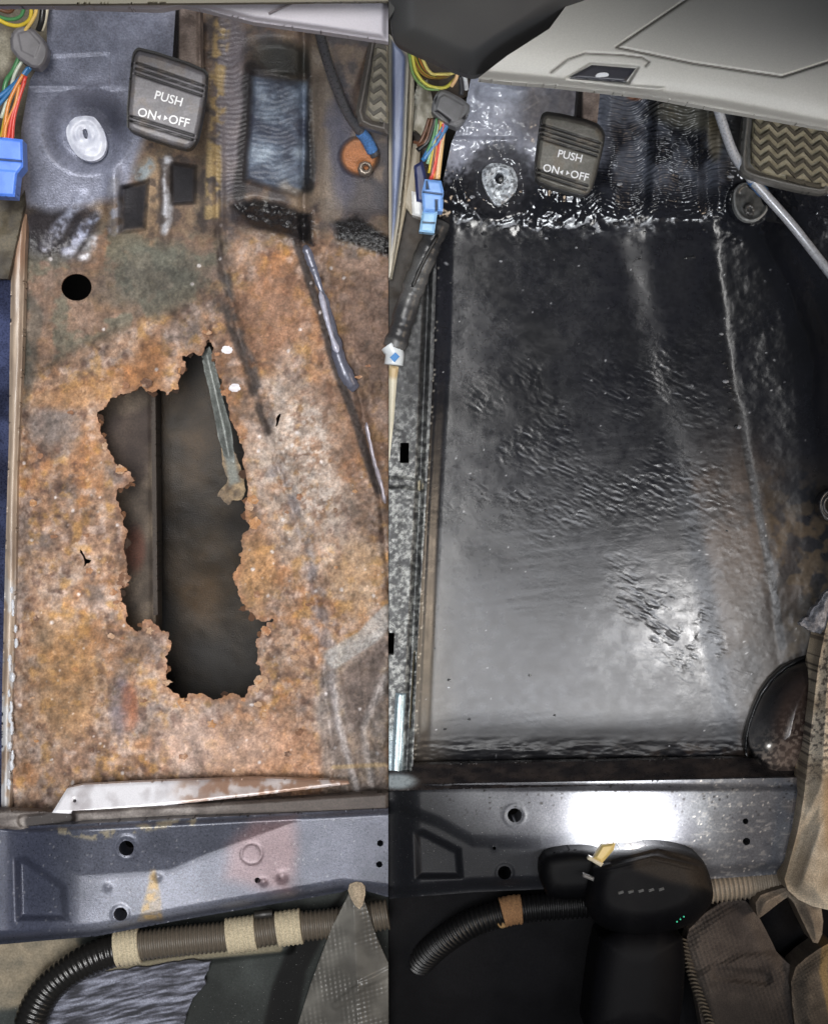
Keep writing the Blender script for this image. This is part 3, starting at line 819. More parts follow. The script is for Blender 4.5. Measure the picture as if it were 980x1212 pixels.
def c_crl(X, Y, s):
    wx = (fbm(X, Y, 30, 3, 91) - .5) * 30
    c = ramp(fbm(X, Y, 50, 4, 90), [(.25, (70, 73, 84)), (.7, (92, 95, 108))])
    c = mixc(c, (120, 96, 98), polym(X + wx * .3, Y + wx * .2, [(270, 1000), (300, 972), (350, 966), (352, 1010), (346, 1060), (300, 1050), (268, 1040)], 12) * .75)
    c = mixc(c, (158, 160, 170), ss(1100, 1030, Y) * 0)
    cre = np.interp(X, [10, 50, 95, 200, 245, 345, 460], [985, 1008, 1036, 1029, 1010, 974, 940])
    c = mixc(c, (172, 176, 188), ss(0, 10, Y - cre) * ss(85, 130, X) * (1 - ss(190, 340, X)) * .35)  # light on the face below the crease, painted into the colour
    c = mixc(c, (50, 54, 72), (1 - ss(40, 100, X)) * .55)
    st_ = polym(X + wx * .1, Y, [(179, 1030), (184, 1030), (193, 1090), (164, 1090), (172, 1062)], 3)
    c = mixc(c, (168, 140, 96), st_ * (.35 + .5 * ss(.4, .6, fbm(X, Y, 6, 3, 92))))
    c = mixc(c, (150, 140, 118), stroke(X, Y, [(70, 982), (110, 990), (200, 975), (240, 973)], 2, 5) * ss(.5, .6, fbm(X, Y, 8, 3, 93)) * .8)
    f1, ed, cid = vor(X, Y, 7, 94)
    c = mixc(c, (188, 186, 186), (1 - ss(.1, .2, f1)) * (cid > .9) * .4)
    c = mixc(c, (40, 42, 50), stroke(X, Y, [(0, 1118), (115, 1108), (220, 1088), (330, 1069), (405, 1056)], 4, 6) * .7)
    return c


cm = empty("grey_crossmember", (230, 1030, 40), "grey blue painted crossmember with light bracket below the rusty floor", "crossmember", "pressed steel crossmembers below the floor pans")
relief("crossmember_body", [(-20, 974), (30, 978), (120, 974), (230, 968), (459.6, 957), (459.6, 1062), (418, 1050), (405, 1056), (330, 1069), (220, 1088), (115, 1108), (0, 1118), (-20, 1118)],
       z_crl, c_crl, M['dust'], cm, 1.5, 46, holes=[circ(150, 1004, 9, 20), circ(143, 1082, 8, 18), circ(305, 1042, 3.6, 10), circ(450, 998, 4, 10), circ(449, 1023, 4, 10)], surf=(.30, .25))
relief("top_flange", [(-20, 958), (60, 961), (240, 952), (459.6, 938), (459.6, 960), (230, 972), (20, 982), (-20, 980)], lambda X, Y, s: 58 + 5 * ss(0, 3, s) - 8 * stroke(X, Y, [(30, 972), (80, 968)], 6, 4),
       lambda X, Y, s: mixc(mixc(ramp(fbm(X, Y, 20, 4, 95, 8), [(.3, (80, 73, 70)), (.7, (136, 130, 126))]), (40, 34, 33), stroke(X, Y, [(38, 973), (85, 966)], 6, 4) * .95), (70, 62, 58), ss(220, 300, X) * .85), M['dust'], cm, 1.5, 20, surf=(.6, .1))
relief("bright_bracket", [(62, 962), (80, 933), (98, 929), (180, 925), (300, 921), (412, 924), (414, 928), (300, 942), (180, 955), (82, 963)], lambda X, Y, s: 36 + .5 * (Y - 920) + 2 * ss(0, 3, s),
       lambda X, Y, s: mixc(ramp(fbm(X, Y, 24, 4, 96), [(.3, (176, 172, 176)), (.6, (226, 226, 232))]), (142, 112, 94), ss(190, 260, X + 60 * (fbm(X, Y, 20, 3, 98) - .5)) * (.3 + .7 * ss(.4, .6, fbm(X, Y, 12, 4, 97))) * .95), M['plastic'], cm, 1.5, 14,
       holes=[circ(89, 948, 2.2, 8)], surf=(.3, .1))

# --- conduit with tape
RIB = lambda per, a: (lambda s, L: 1 + a * np.sign(np.sin(s * 2 * np.pi / per)) * np.abs(np.sin(s * 2 * np.pi / per)) ** .6)
cd = empty("ribbed_conduit", (250, 1110, 30), "black ribbed cable conduit with beige tape below the grey crossmember", "conduit", "ribbed cable conduits below the crossmembers")
cpl = [(459.4, 1082, 30), (400, 1092, 30), (342, 1098, 31), (290, 1106, 32), (220, 1113, 32), (150, 1121, 32)]
tube("conduit_tube", cpl, 17, (84, 77, 68), M['rubber'], cd, 16, rfun=RIB(5.2, .07), res=.8, surf=(.36, 0))
tube("taped_elbow", [(150, 1122, 32), (120, 1130, 32), (86, 1147, 30), (56, 1172, 28), (38, 1206, 26), (34, 1236, 26)], 18.5, (26, 25, 24), M['rubber'], cd, 16,
     rfun=lambda s, L: 1 + .035 * np.sin(s * 2 * np.pi / 6.5) + .03 * np.sin(s / 17), res=1.2, surf=(.2, 0))
for (p, ang) in (([(137, 1123, 32), (152, 1121, 32), (166, 1119, 32)], 0), ([(269, 1108, 32), (303, 1103.5, 32)], 0), ([(328, 1100, 31), (342, 1098, 31), (357, 1096, 31)], 0)):
    if len(p) == 2: p = [p[0], ((p[0][0] + p[1][0]) / 2, (p[0][1] + p[1][1]) / 2, 32), p[1]]
    tube("tape_band", p, 20.5, (186, 174, 148), M['cloth'], cd, 18, rfun=lambda s, L: 1 + .035 * np.sin(s * 2 * np.pi / 5.2), res=.9, surf=(.7, 0))
tube("cable_clip", [(302, 1083, 44), (312, 1082, 46), (322, 1081, 44)], 5, (34, 32, 30), M['rubber'], cd, 8)

# --- floor behind the cross member
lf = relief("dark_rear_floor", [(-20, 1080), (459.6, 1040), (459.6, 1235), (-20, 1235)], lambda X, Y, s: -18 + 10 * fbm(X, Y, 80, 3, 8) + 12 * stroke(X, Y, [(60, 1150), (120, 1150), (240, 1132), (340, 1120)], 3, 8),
            lambda X, Y, s: mixc(mixc(ramp(fbm(X, Y, 60, 4, 98), [(.3, (34, 37, 36)), (.7, (54, 58, 57))]), (156, 142, 120), polym(X + 14 * fbm(X, Y, 10, 2, 4), Y, [(-20, 1110), (100, 1108), (95, 1130), (60, 1160), (40, 1190), (-20, 1200)], 6) * (.5 + .4 * fbm(X, Y, 12, 3, 5))) * (1 - .85 * polym(X, Y, [(395, 1069), (412, 1050), (362, 1150), (348, 1235), (308, 1235), (322, 1170), (342, 1120)], 4))[:, None],  # shadow slot beside the flap is painted into the floor colour
                                (150, 138, 112), stroke(X, Y, [(110, 1148), (170, 1142), (240, 1130), (330, 1122)], 3, 4) * .6), M['dull'], None, 2, 6, surf=(.75, 0))
props(lf, "dark smooth rear floor panel under the taped conduit at bottom left", "floor panel")
fb = relief("streaked_felt_mat", rough_poly([(80, 1160), (130, 1150), (200, 1140), (250, 1138), (244, 1165), (225, 1190), (212, 1235), (40, 1235), (62, 1195)], 3, 3, 4),
            lambda X, Y, s: 2 + 5 * ss(0, 12, s) + 5 * fbm(X, Y + .22 * X + 5 * fbm(X, Y, 40, 2, 3), 22, 3, 99, 2.6), lambda X, Y, s: ramp(fbm(X, Y + .22 * X + 5 * fbm(X, Y, 40, 2, 3), 22, 3, 99, 2.6), [(.3, (44, 45, 52)), (.5, (92, 94, 106)), (.72, (140, 144, 160))]),
            M['cloth'], None, 1.3, 8, surf=(.6, 0))
props(fb, "blue grey streaky felt mat under the taped elbow of the conduit", "felt mat")
pl = empty("quilted_insulation_flap", (410, 1140, 40), "pointed grey quilted insulation flap with beige tip against the grey crossmember", "insulation flap")


def z_flap(X, Y, s):
    mid = np.interp(Y, [1050, 1212], [418, 425])
    e = fbm(X, Y, 30, 2, 3)
    q = np.sin((X * .8 + Y * .55) * 2 * np.pi / 7) * np.sin((X * -.5 + Y * .8) * 2 * np.pi / 8)
    return 66 - .18 * (Y - 1050) - .45 * np.abs(X - mid) + .9 * q * ss(.35, .6, e + .1) + 6 * fbm(X, Y, 34, 3, 5) + 3 * stroke(X, Y, [(398, 1190), (430, 1165), (460, 1150)], 2, 5)


relief("flap_sheet", [(416, 1052), (424, 1052), (432, 1068), (446, 1110), (459.6, 1140), (459.6, 1235), (346, 1235), (368, 1165), (392, 1100)], z_flap,
       lambda X, Y, s: ramp(fbm(X, Y, 40, 4, 101), [(.3, (78, 76, 72)), (.7, (122, 120, 114))]), M['plastic'], pl, 1.3, 5, surf=(.34, 0))
relief("flap_tip", smooth_poly([(410, 1048), (426, 1042), (434, 1052), (428, 1078), (418, 1070)], 1), lambda X, Y, s: 74 + 4 * ss(0, 6, s), (168, 152, 130), M['cloth'], pl, 1.3, 8, surf=(.6, 0))

# --- dash trim at the top (left)
dt = empty("pale_dashboard_trim", (300, 10, 420), "pale lilac grey dashboard trim edge over the rusty footwell", "dashboard trim")
relief("trim_lip", [(-30, -40), (459.6, -40), (459.6, 49), (380, 37), (300, 26), (245, 12), (216, 6), (190, 11), (150, 10), (60, 7), (-30, 6)], lambda X, Y, s: 400 - 8 * (1 - ss(0, 8, s)) - .1 * Y,
       (176, 172, 180), M['plastic'], dt, 1.6, 12, surf=(.5, 0))
relief("trim_edge", [(-30, -45), (459.6, -45), (459.6, 1.5), (240, 3.5), (0, 5), (-30, 5)], lambda X, Y, s: 430 + 0 * X, (104, 100, 86), M['plastic'], dt, 2, 6, surf=(.6, 0))
tube("trim_seam", [(318, 16, 402), (332, 10, 402), (346, 4, 402)], 1.0, (120, 112, 116), M['rubber'], dt, 6)


# --- parking-brake pedals
def pedal(pad, text1, text2, angs, arm, z0, bright, label, grooves, seed, size):
    e = empty("parking_brake_pedal", (pad[0][0] + 40, pad[0][1] + 50, z0), label, "pedal", "parking brake pedals marked PUSH ON OFF")
    outline = smooth_poly(pad, 1)
    gl = grooves

    def z(X, Y, s):
        z = z0 + 5 * ss(0, 6, s)
        for (a, b) in gl:
            z -= 3.2 * stroke(X, Y, [a, b], 1.1, 1.2)
        return z

    def c(X, Y, s):
        c = ramp(fbm(X, Y, 24, 3, seed), [(.3, bright), (.7, tuple(v + 14 for v in bright))])
        for (a, b) in gl:
            c = mixc(c, (18, 17, 18), stroke(X, Y, [a, b], 1.0, 1.0) * .9)
        c = mixc(c, tuple(v + 40 for v in bright), ss(.58, .72, fbm(X + Y * .6, Y, 16, 5, seed + 3, 3)) * .45)
        c = mixc(c, (122, 104, 84), ss(.55, .75, fbm(X, Y, 12, 5, seed + 4)) * .25)
        c = mixc(c, (30, 28, 28), 1 - ss(0, 3, s))
        return c
    relief("pedal_pad", outline, z, c, M['rubber'], e, .9, 16, surf=(.42, 0), skirtcol=(20, 19, 19))
    # dark steel plate behind the pad, proud at the top
    c0 = (sum(p[0] for p in pad) / len(pad), sum(p[1] for p in pad) / len(pad))
    relief("backing_plate", smooth_poly([(c0[0] + (p[0] - c0[0]) * 1.03, c0[1] + (p[1] - c0[1]) * 1.02 - 2) for p in pad], 1), lambda X, Y, s: z0 - 10 + 0 * X, (22, 21, 21), M['rubber'], e, 2, 5)
    lettering("lettering", text1[0], text1[1], text1[2], size, angs[0], z0 + 6.2, (228, 228, 230), M['plastic'], e, 1.0, .012)
    tx, ty, dx = text2
    a = math.radians(angs[1])
    for t, off in (("ON", -dx), ("OFF", dx * .93)):
        lettering("lettering", t, tx + off * math.cos(a), ty + off * math.sin(a), size, angs[1], z0 + 6.2, (228, 228, 230), M['plastic'], e, 1.0, .012)
    for sgn in (-1, 1):
        k = size * .30; cx = tx - 1.5 + sgn * 1.5; cy = ty - .3
        tri = [(sgn * k * 1.15, 0), (0.6 * sgn, -k * .75), (0.6 * sgn, k * .75)]
        v = [(cx + x * math.cos(a) - y * math.sin(a), cy + x * math.sin(a) + y * math.cos(a)) for x, y in tri]
        flatmesh("arrow_mark", v, [[0, 1, 2] if sgn < 0 else [2, 1, 0]], z0 + 6.2, (225, 225, 228), M['plastic'], e)
    relief("pedal_arm", arm, lambda X, Y, s: z0 - 22 + 60 * ss(arm[2][1], arm[0][1], Y) + 6 * ss(0, 6, s),
           lambda X, Y, s: mixc(ramp(fbm(X, Y, 12, 4, seed + 1), [(.3, (104, 92, 86)), (.7, (150, 136, 128))]), (26, 23, 22), (1 - ss(2, 5, X - arm[0][0] - 0 * Y)) * .9), M['rust'], e, 1.2, 30, surf=(.55, .2))
    return e


def gline(p0, p1, fr, pad4):
    TL, TR, BR, BL = pad4
    a = (TL[0] + (BL[0] - TL[0]) * fr + 3, TL[1] + (BL[1] - TL[1]) * fr)
    b = (TR[0] + (BR[0] - TR[0]) * fr - 3, TR[1] + (BR[1] - TR[1]) * fr)
    return (a, b)


q4 = [(160, 62), (247, 90), (230, 174), (150, 152)]
padL = [(157, 72), (160, 62), (167, 58), (240, 82), (247, 92), (236, 160), (228, 174), (218, 177), (158, 157), (150, 150)]
pedal(padL, ("PUSH", 200, 117), (194, 139.5, 20), (16, 13), [(209, 0), (237, 0), (238, 84), (204, 74)], 190, (104, 102, 106),
      "dark grey PUSH ON OFF pedal pad above the rusty floor", [gline(0, 0, f, q4) for f in (.14, .21, .28, .84, .90)], 200, 14.5)
q4 = [(640, 138), (716, 160), (694, 232), (632, 214)]
padR = [(640, 145), (642, 137), (650, 134), (704, 146), (715, 158), (714, 172), (702, 222), (694, 231), (684, 231), (640, 218), (632, 208)]
pedal(padR, ("PUSH", 674.5, 185), (669.5, 204.5, 17.8), (13, 13), [(686, 92), (711, 98), (706, 152), (681, 145)], 190, (92, 90, 84),
      "grey PUSH ON OFF pedal pad above the freshly coated black floor", [gline(0, 0, f, q4) for f in (.13, .20, .27, .34, .83, .90)], 210, 12.6)


# --- herringbone pedals
def herring(outer, inner, rows, z0, label, padcol, ribcol, framecol, clipx=None):
    e = empty("rubber_tread_pedal", (outer[0][0], outer[0][1], z0), label, "pedal", "rubber pedals with zigzag tread")
    relief("pedal_frame", outer, lambda X, Y, s: z0 - 6 + 8 * np.exp(-((s - 5) / 3.5) ** 2), framecol, M['rubber'], e, 1.2, 14, surf=(.4, 0))
    relief("pad", inner, lambda X, Y, s: z0 + 1 + 3 * ss(0, 3, s), lambda X, Y, s: ramp(fbm(X, Y, 9, 3, 220), [(.3, padcol), (.7, tuple(v + 22 for v in padcol))]), M['rubber'], e, 1.3, 8, surf=(.5, 0))
    for pts in rows:
        keep = []
        for p in pts:
            keep.append(p)
        A = np.array(keep); ok = inside(A[:, 0], A[:, 1], inner)
        seg_ = [tuple(A[i]) for i in range(len(A)) if ok[i]]
        if len(seg_) < 3: continue
        # square-edged zigzag rib
        n = len(seg_); V = []
        for (x, y) in seg_: V += [(x, y - 2.2), (x, y + 2.2)]
        F = [[2 * i, 2 * i + 1, 2 * i + 3, 2 * i + 2] for i in range(n - 1)]
        flatmesh("tread_rib", V, F, z0 + 7.5, ribcol, M['rubber'], e, 3.5, (.5, 0))
    return e


def zig(x0, y0, n, dx, dy, drop):
    """zigzag with linear pitch; fine sampled between corners"""
    P = []
    for i in range(n):
        xa, ya = x0 + i * dx, y0 + i * drop + (dy if i % 2 else 0)
        xb, yb = x0 + (i + 1) * dx, y0 + (i + 1) * drop + (dy if (i + 1) % 2 else 0)
        for k in range(4):
            t = k / 4; P.append((xa + (xb - xa) * t, ya + (yb - ya) * t))
    return P


rowsR = [zig(880, 108 + 12.6 * i, 12, 10.2, -9, 2.1) for i in range(-2, 13)]
herring(smooth_poly([(884, 120), (979, 140), (985, 140), (985, 228), (965, 230), (905, 216), (880, 208), (874, 198), (878, 150)], 1),
        smooth_poly([(892, 125), (985, 145), (985, 220), (966, 221), (912, 207), (890, 197), (889, 180)], 1), rowsR, 150,
        "rubber tread pedal under the light grey dashboard at top right", (128, 120, 98), (74, 68, 56), (104, 102, 98))
rowsL = [zig(424, 52 + 13 * i, 6, 9.0, -8, 2.2) for i in range(-1, 9)]
herring([(438, 42), (459.6, 46), (459.6, 158), (436, 152), (425, 146), (421, 132)], [(444, 52), (459.6, 54), (459.6, 146), (440, 142), (433, 134)], rowsL, 150,
        "rubber tread pedal cut by the seam beside the rusty knob", (116, 110, 96), (72, 68, 60), (92, 88, 84))

# --- cables
def cable(name, pts, r, label, col, bluept, blen, cat="cable"):
    e = empty(name, pts[0], label, cat, "grey control cables with blue tape")
    tube("cable_sheath", pts, r, col, M['paint'], e, 12, surf=(.28, .2), res=3)
    tube("blue_tape", bluept, r * 1.22, (72, 118, 176), M['cloth'], e, 12, surf=(.5, 0))
    return e


cable("control_cable", [(374, 20, 230), (384, 60, 200), (397, 100, 165), (412, 135, 135), (430, 160, 112), (444, 184, 95)], 5.5,
      "dark grey control cable running behind the zigzag pedal to the rusty knob", (78, 78, 82), [(427, 156, 116), (435, 167, 106), (441, 179, 98)], 20)
cable("control_cable", [(846, 118, 190), (856, 150, 170), (868, 182, 150), (884, 206, 132), (905, 230, 122), (935, 264, 112), (962, 298, 108), (990, 334, 112)], 5.5,
      "silver grey control cable crossing the black tunnel at upper right", (176, 178, 184), [(889, 212, 128), (896, 220, 121), (903, 228, 116)], 20)

# --- wiring harnesses
def harness(label, wires, conns, dz=0):
    wires = [(c, [(a, b, h + dz) for a, b, h in p], r) for c, p, r in wires]
    conns = [(n, p, z + dz, h, c, f) for n, p, z, h, c, f in conns]
    e = empty("wiring_harness", (wires[0][1][0][0], wires[0][1][0][1], 60), label, "wiring harness", "wire looms with grey and blue plugs")
    for (c, pts, r) in wires:
        tube("wire", pts, r, c, M['wire'], e, 8, 6, surf=(.35, 0))
    for (nm, poly, z0, h, c, feats) in conns:
        def zf(X, Y, s, z0=z0, feats=feats):
            z = z0 + 2.5 * ss(0, 3, s)
            for (pp, a) in feats: z = z + a * polym(X, Y, pp, .8)
            return z

        def cf(X, Y, s, c=c, feats=feats):
            cc = ramp(fbm(X, Y, 10, 3, 230), [(.3, c), (.7, tuple(min(255, v + 12) for v in c))])
            for (pp, a) in feats:
                if a < 0: cc = mixc(cc, (20, 20, 24), polym(X, Y, pp, .8) * .8)
            return cc
        relief(nm, poly, zf, cf, M['plastic'], e, 1.0, h, surf=(.38, 0))
    return e


Y_, G_, B_, R_, O_, BR_, W_, K_ = (206, 180, 60), (74, 130, 84), (58, 116, 170), (206, 70, 60), (216, 140, 70), (98, 66, 48), (208, 200, 178), (30, 30, 30)
wl = [(Y_, [(38, 4, 90), (36, 22, 84), (24, 30, 78), (8, 28, 76), (-12, 16, 76)], 2.3), (G_, [(30, 2, 86), (26, 18, 80), (14, 23, 76), (0, 20, 74), (-14, 12, 74)], 2.2),
      ((224, 190, 110), [(44, 4, 92), (42, 18, 88), (32, 34, 80), (24, 42, 74)], 2.2), (BR_, [(20, 2, 84), (12, 14, 78), (-8, 8, 78)], 2.2), (O_, [(14, -2, 86), (6, 8, 80), (-10, 4, 78)], 2),
      (K_, [(52, 2, 86), (50, 22, 84), (46, 36, 78)], 3.4), (W_, [(58, 0, 84), (54, 24, 80), (50, 36, 76)], 2.2),
      (G_, [(24, 66, 66), (16, 84, 62), (8, 96, 58), (4, 116, 56)], 2.8), ((190, 196, 180), [(28, 70, 66), (18, 88, 64), (12, 110, 58), (2, 140, 56)], 2.2),
      (B_, [(38, 78, 66), (26, 92, 64), (8, 108, 60), (-10, 122, 58)], 3.0), (B_, [(34, 80, 68), (22, 96, 66), (6, 116, 62), (-10, 134, 58)], 2.4),
      (O_, [(28, 88, 68), (18, 106, 66), (10, 126, 64), (4, 165, 60)], 2.3), (Y_, [(26, 92, 66), (15, 112, 64), (8, 134, 60), (2, 165, 58)], 2.2),
      (R_, [(31, 90, 70), (24, 112, 68), (15, 138, 66), (10, 168, 60)], 2.4), (R_, [(30, 96, 70), (23, 118, 68), (17, 142, 66), (15, 168, 62)], 2.0), (O_, [(24, 100, 70), (18, 125, 68), (8, 148, 64), (6, 168, 62)], 2.0)]
harness("coloured wire loom with dull blue plug at the top left corner", wl,
        [("grey_connector", smooth_poly([(12, 42), (22, 31), (36, 30), (58, 52), (56, 72), (44, 84), (14, 64)], 1), 78, 16, (104, 102, 106), [([(22, 40), (34, 36), (48, 52), (42, 68), (26, 60)], .7)]),
         ("blue_connector", [(-20, 160), (27, 165), (28, 197), (21, 206), (18, 233), (-20, 231)], 70, 24, (84, 132, 236), [([(-20, 186), (27, 190), (27, 192), (-20, 188)], -1.5), ([(-20, 200), (20, 203), (18, 230), (-20, 229)], .6)])], 80)

wr = []
for i in range(11):
    c = [BR_, K_, (150, 140, 60), (170, 110, 60), (120, 90, 60), Y_, (90, 110, 60), K_, O_, BR_, (206, 190, 110)][i]
    a = i * 2.1
    wr.append((c, [(482 + a * .6, 52 + a * .3, 100 + i), (487 + a, 72 + a * .6, 96 + i), (500 + a, 90 - a * .1, 92 + i), (524 + a * .7, 92 - a * .3, 90 + i), (540 + a * .3, 82 - a * .4, 94 + i)], 1.9))
wr += [((196, 190, 80), [(487, 60, 110), (492, 84, 106), (505, 100, 104), (524, 104, 102), (536, 96, 100), (544, 84, 102)], 2.0),
       ((110, 140, 80), [(484, 62, 112), (489, 88, 108), (503, 104, 104), (520, 106, 102)], 1.7), ((232, 190, 140), [(534, 102, 100), (540, 92, 106), (543, 80, 110)], 2.2),
       ((200, 202, 206), [(548, 84, 104), (551, 96, 98), (552, 106, 92)], 2.6), ((60, 60, 64), [(544, 90, 100), (546, 104, 92), (545, 112, 88)], 2.6)]
for (c, x0, x1, xe, ye, r) in ((G_, 516, 511, 503, 186, 2.4), ((150, 186, 150), 520, 514, 506, 194, 2), (B_, 532, 518, 500, 190, 2.7), (B_, 530, 512, 502, 186, 2.2), (Y_, 522, 515, 508, 205, 2),
                             (BR_, 520, 516, 510, 210, 2.2), (O_, 526, 517, 513, 212, 1.9), (R_, 525, 521, 511, 212, 2.3), (R_, 527, 522, 509, 214, 2), ((226, 190, 150), 524, 522, 517, 212, 2.1), ((214, 176, 120), 526, 524, 519, 212, 1.8),
                             (BR_, 512, 503, 494, 172, 2.2), (K_, 515, 506, 494, 178, 2.6), (BR_, 508, 497, 490, 168, 2)):
    wr.append((c, [(x0, 140, 84), ((x0 + x1) / 2 + 1, 154, 82), (x1, 168, 80), (xe, ye, 76)], r))
harness("coloured wire loom with bright blue plug beside the after toe board", wr,
        [("grey_connector", smooth_poly([(510, 126), (516, 110), (524, 104), (556, 122), (556, 132), (546, 148), (538, 152), (512, 134)], 1), 96, 18, (112, 112, 114),
          [([(520, 116), (526, 112), (549, 125), (543, 142), (536, 145), (516, 130)], 1.8), ([(513, 132), (518, 130), (534, 142), (531, 146)], -2), ([(546, 140), (553, 134), (551, 142)], -2), ([(514, 117), (518, 113), (515, 124)], -2)]),
         ("navy_connector", [(490, 196), (500, 190), (506, 214), (502, 240), (493, 238)], 72, 16, (40, 46, 84), []),
         ("blue_connector", [(503, 212), (522, 214), (525, 226), (524, 250), (501, 250), (499, 228)], 84, 22, (116, 160, 224), [([(500, 226), (524, 229), (524, 231), (500, 228)], -1.6), ([(504, 214), (506, 214), (508, 224), (504, 224)], -1.5), ([(515, 236), (518, 236), (518, 250), (515, 250)], -1.2)]),
         ("lock_tab", [(500, 250), (518, 250), (514, 276), (496, 274)], 80, 14, (142, 186, 224), [([(500, 262), (515, 263), (515, 265), (500, 264)], -1)]),
         ("white_connector", [(487, 226), (499, 229), (500, 258), (488, 254)], 66, 16, (212, 212, 210), [])], 40)

# ================================================================== THE COATED CAR (right of the seam, x > 0)
SEAM1 = [(746, 195), (752, 300), (778, 430), (808, 540), (838, 690), (868, 860), (874, 905)]
SEAM2 = [(842, 120), (846, 300), (862, 420), (888, 560), (914, 690), (925, 765)]


def z_right(X, Y, s):
    wx = (fbm(X, Y, 40, 3, 171) - .5) * 16; wy = (fbm(X, Y, 40, 3, 172) - .5) * 16
    t = np.clip(292 - Y - wy * 1.6 - 8 * (fbm(X, Y, 12, 3, 137) - .5), 0, None)
    z = 0.40 * t * ss(0, 105, t) + .0003 * t ** 2
    # pan: slightly dished, rolling down to the cross member
    z += 3.0 * ss(300, 860, Y) * 0
    z -= .0011 * np.clip(Y - 838 + .4 * wy, 0, None) ** 2 + 26 * ss(884, 960, Y + .5 * wy)
    # side roll-up at the sill
    xs = np.interp(Y, [260, 420, 600, 860, 930], [516, 512, 502, 490, 487])
    z += 9 * (1 - ss(-4, 22, X - xs))
    # the raised facet between the seams and the tunnel
    x1 = np.interp(Y, [p[1] for p in SEAM1], [p[0] for p in SEAM1]); x2 = np.interp(Y, [p[1] for p in SEAM2], [p[0] for p in SEAM2]) + wx * .45
    z += 3.6 * ss(-24, 24, X - x1) 
    z -= .7 * np.exp(-((X - x2) / 9) ** 2) * ss(260, 340, Y)
    z += .34 * np.where(X - x2 < 14, np.clip(X - x2 + 8, 0, None) ** 2 / 44, X - x2 - 3.0)
    x3 = np.interp(Y, [280, 340, 430, 560, 760], [905, 938, 962, 968, 985]) - wx * .5
    z += 30 * ss(-24, 50, X - x3)
    z -= 1.5 * np.exp(-((X - x3 + 5) / 8) ** 2)
    # coating: orange-peel swells, brush wrinkles
    z += 1.5 * (fbm(X, Y, 110, 2, 120) - .5) + .30 * (fbm(X, Y, 26, 2, 121) - .5)
    zone = polym(X + wx * 2, Y + wy * 2, [(520, 470), (640, 440), (820, 400), (860, 560), (850, 620), (720, 640), (640, 620), (520, 590)], 34)
    u = X * .86 + Y * .5; v = -X * .42 + Y * .9
    wr_ = fbm(u, v, 13, 3, 122, 4.2)
    z += .14 * (fbm(X, Y + .12 * X, 70, 3, 139, 6) - .5)
    z += (.12 + .88 * zone) * .55 * (np.abs(wr_ - .5) * -2) * ss(.35, .6, fbm(X, Y, 44, 2, 123))
    z2 = blob(X + wx * 1.5, Y + wy * 1.5, 800, 742, 92, 34, 42, .7) * ss(.36, .6, fbm(X, Y, 22, 3, 138))
    z += z2 * 1.2 * (np.abs(fbm(u, v, 20, 3, 124, 4.5) - .5) * -2)
    z += .22 * (fbm(X, Y, 5, 2, 125) - .5) * (.2 + ss(780, 900, X))
    zr = ss(x1 + 0, x1 + 20, X)
    z += zr * .18 * (fbm(X, Y, 8, 3, 126, 5) - .5)
    rg = ss(600, 700, Y) * ss(-20, 10, X - x2) * (1 - ss(0, 30, X - x3))
    z += rg * 2.4 * (fbm(X, Y, 13, 3, 127, 22) - .5)
    # lower band of clotted coating along the cross member
    lb = ss(868, 890, Y)
    z += lb * 5 * (fbm(X, Y, 22, 4, 128, 6) - .4)
    z += 3 * stroke(X, Y + wx * .4, [(530, 915), (600, 912), (700, 908), (850, 906)], 1, 6) * fbm(X, Y, 16, 2, 129)
    # clots and drips near the toe board bend
    tb = np.exp(-((Y - 268) / 28) ** 2)
    z += tb * 2 * (fbm(X, Y, 22, 4, 130, 12) - .45) * ss(.4, .65, fbm(X, Y, 60, 2, 136))
    # toe board: ribs with ripples
    up = 1 - ss(225, 262, Y)
    z += up * (13 * np.exp(-((X - 724 - (Y - 150) * .05) / 20) ** 2) + 15 * ss(766, 778, X - (Y - 150) * -.06) * (1 - ss(826, 838, X - (Y - 150) * -.02)) * ss(95, 130, Y + .2 * (X - 800))
               + 9 * np.exp(-((X - 850) / 8) ** 2))
    rip = np.sin((Y + 5 * np.sin(X / 11.) + wy * 1.6 + .12 * X) * 2 * np.pi / 5.6)
    z += up * ss(690, 712, X) * (1 - ss(850, 880, X)) * (2.4 * rip * (.25 + fbm(X, Y, 12, 2, 133)) + 1.0 * (fbm(X, Y, 6, 2, 134) - .5))
    z += (1 - ss(240, 300, Y)) * ss(185, 230, Y) * .8 * (fbm(X, Y, 9, 3, 135) - .5) * (X > 520)
    # folds in the painted panel above the boss, ring dish around the boss
    z -= 4 * ss(-3, 3, 163 - Y) * (1 - ss(600, 640, X)) * (X < 640)
    rb = np.hypot(X - 592, (Y - 214))
    z -= 13 * (1 - ss(26, 48, rb))
    z += 7 * ss(22, 12, Y - 60) * 0
    z += 6 * stroke(X, Y, [(572, 108), (620, 112)], 4, 9)
    # stud washer on the right
    z += 5 * (1 - ss(24, 28, np.hypot(X - 886, Y - 240)))
    z -= .8 * np.exp(-((X - xs - 4) / 3) ** 2)
    return z


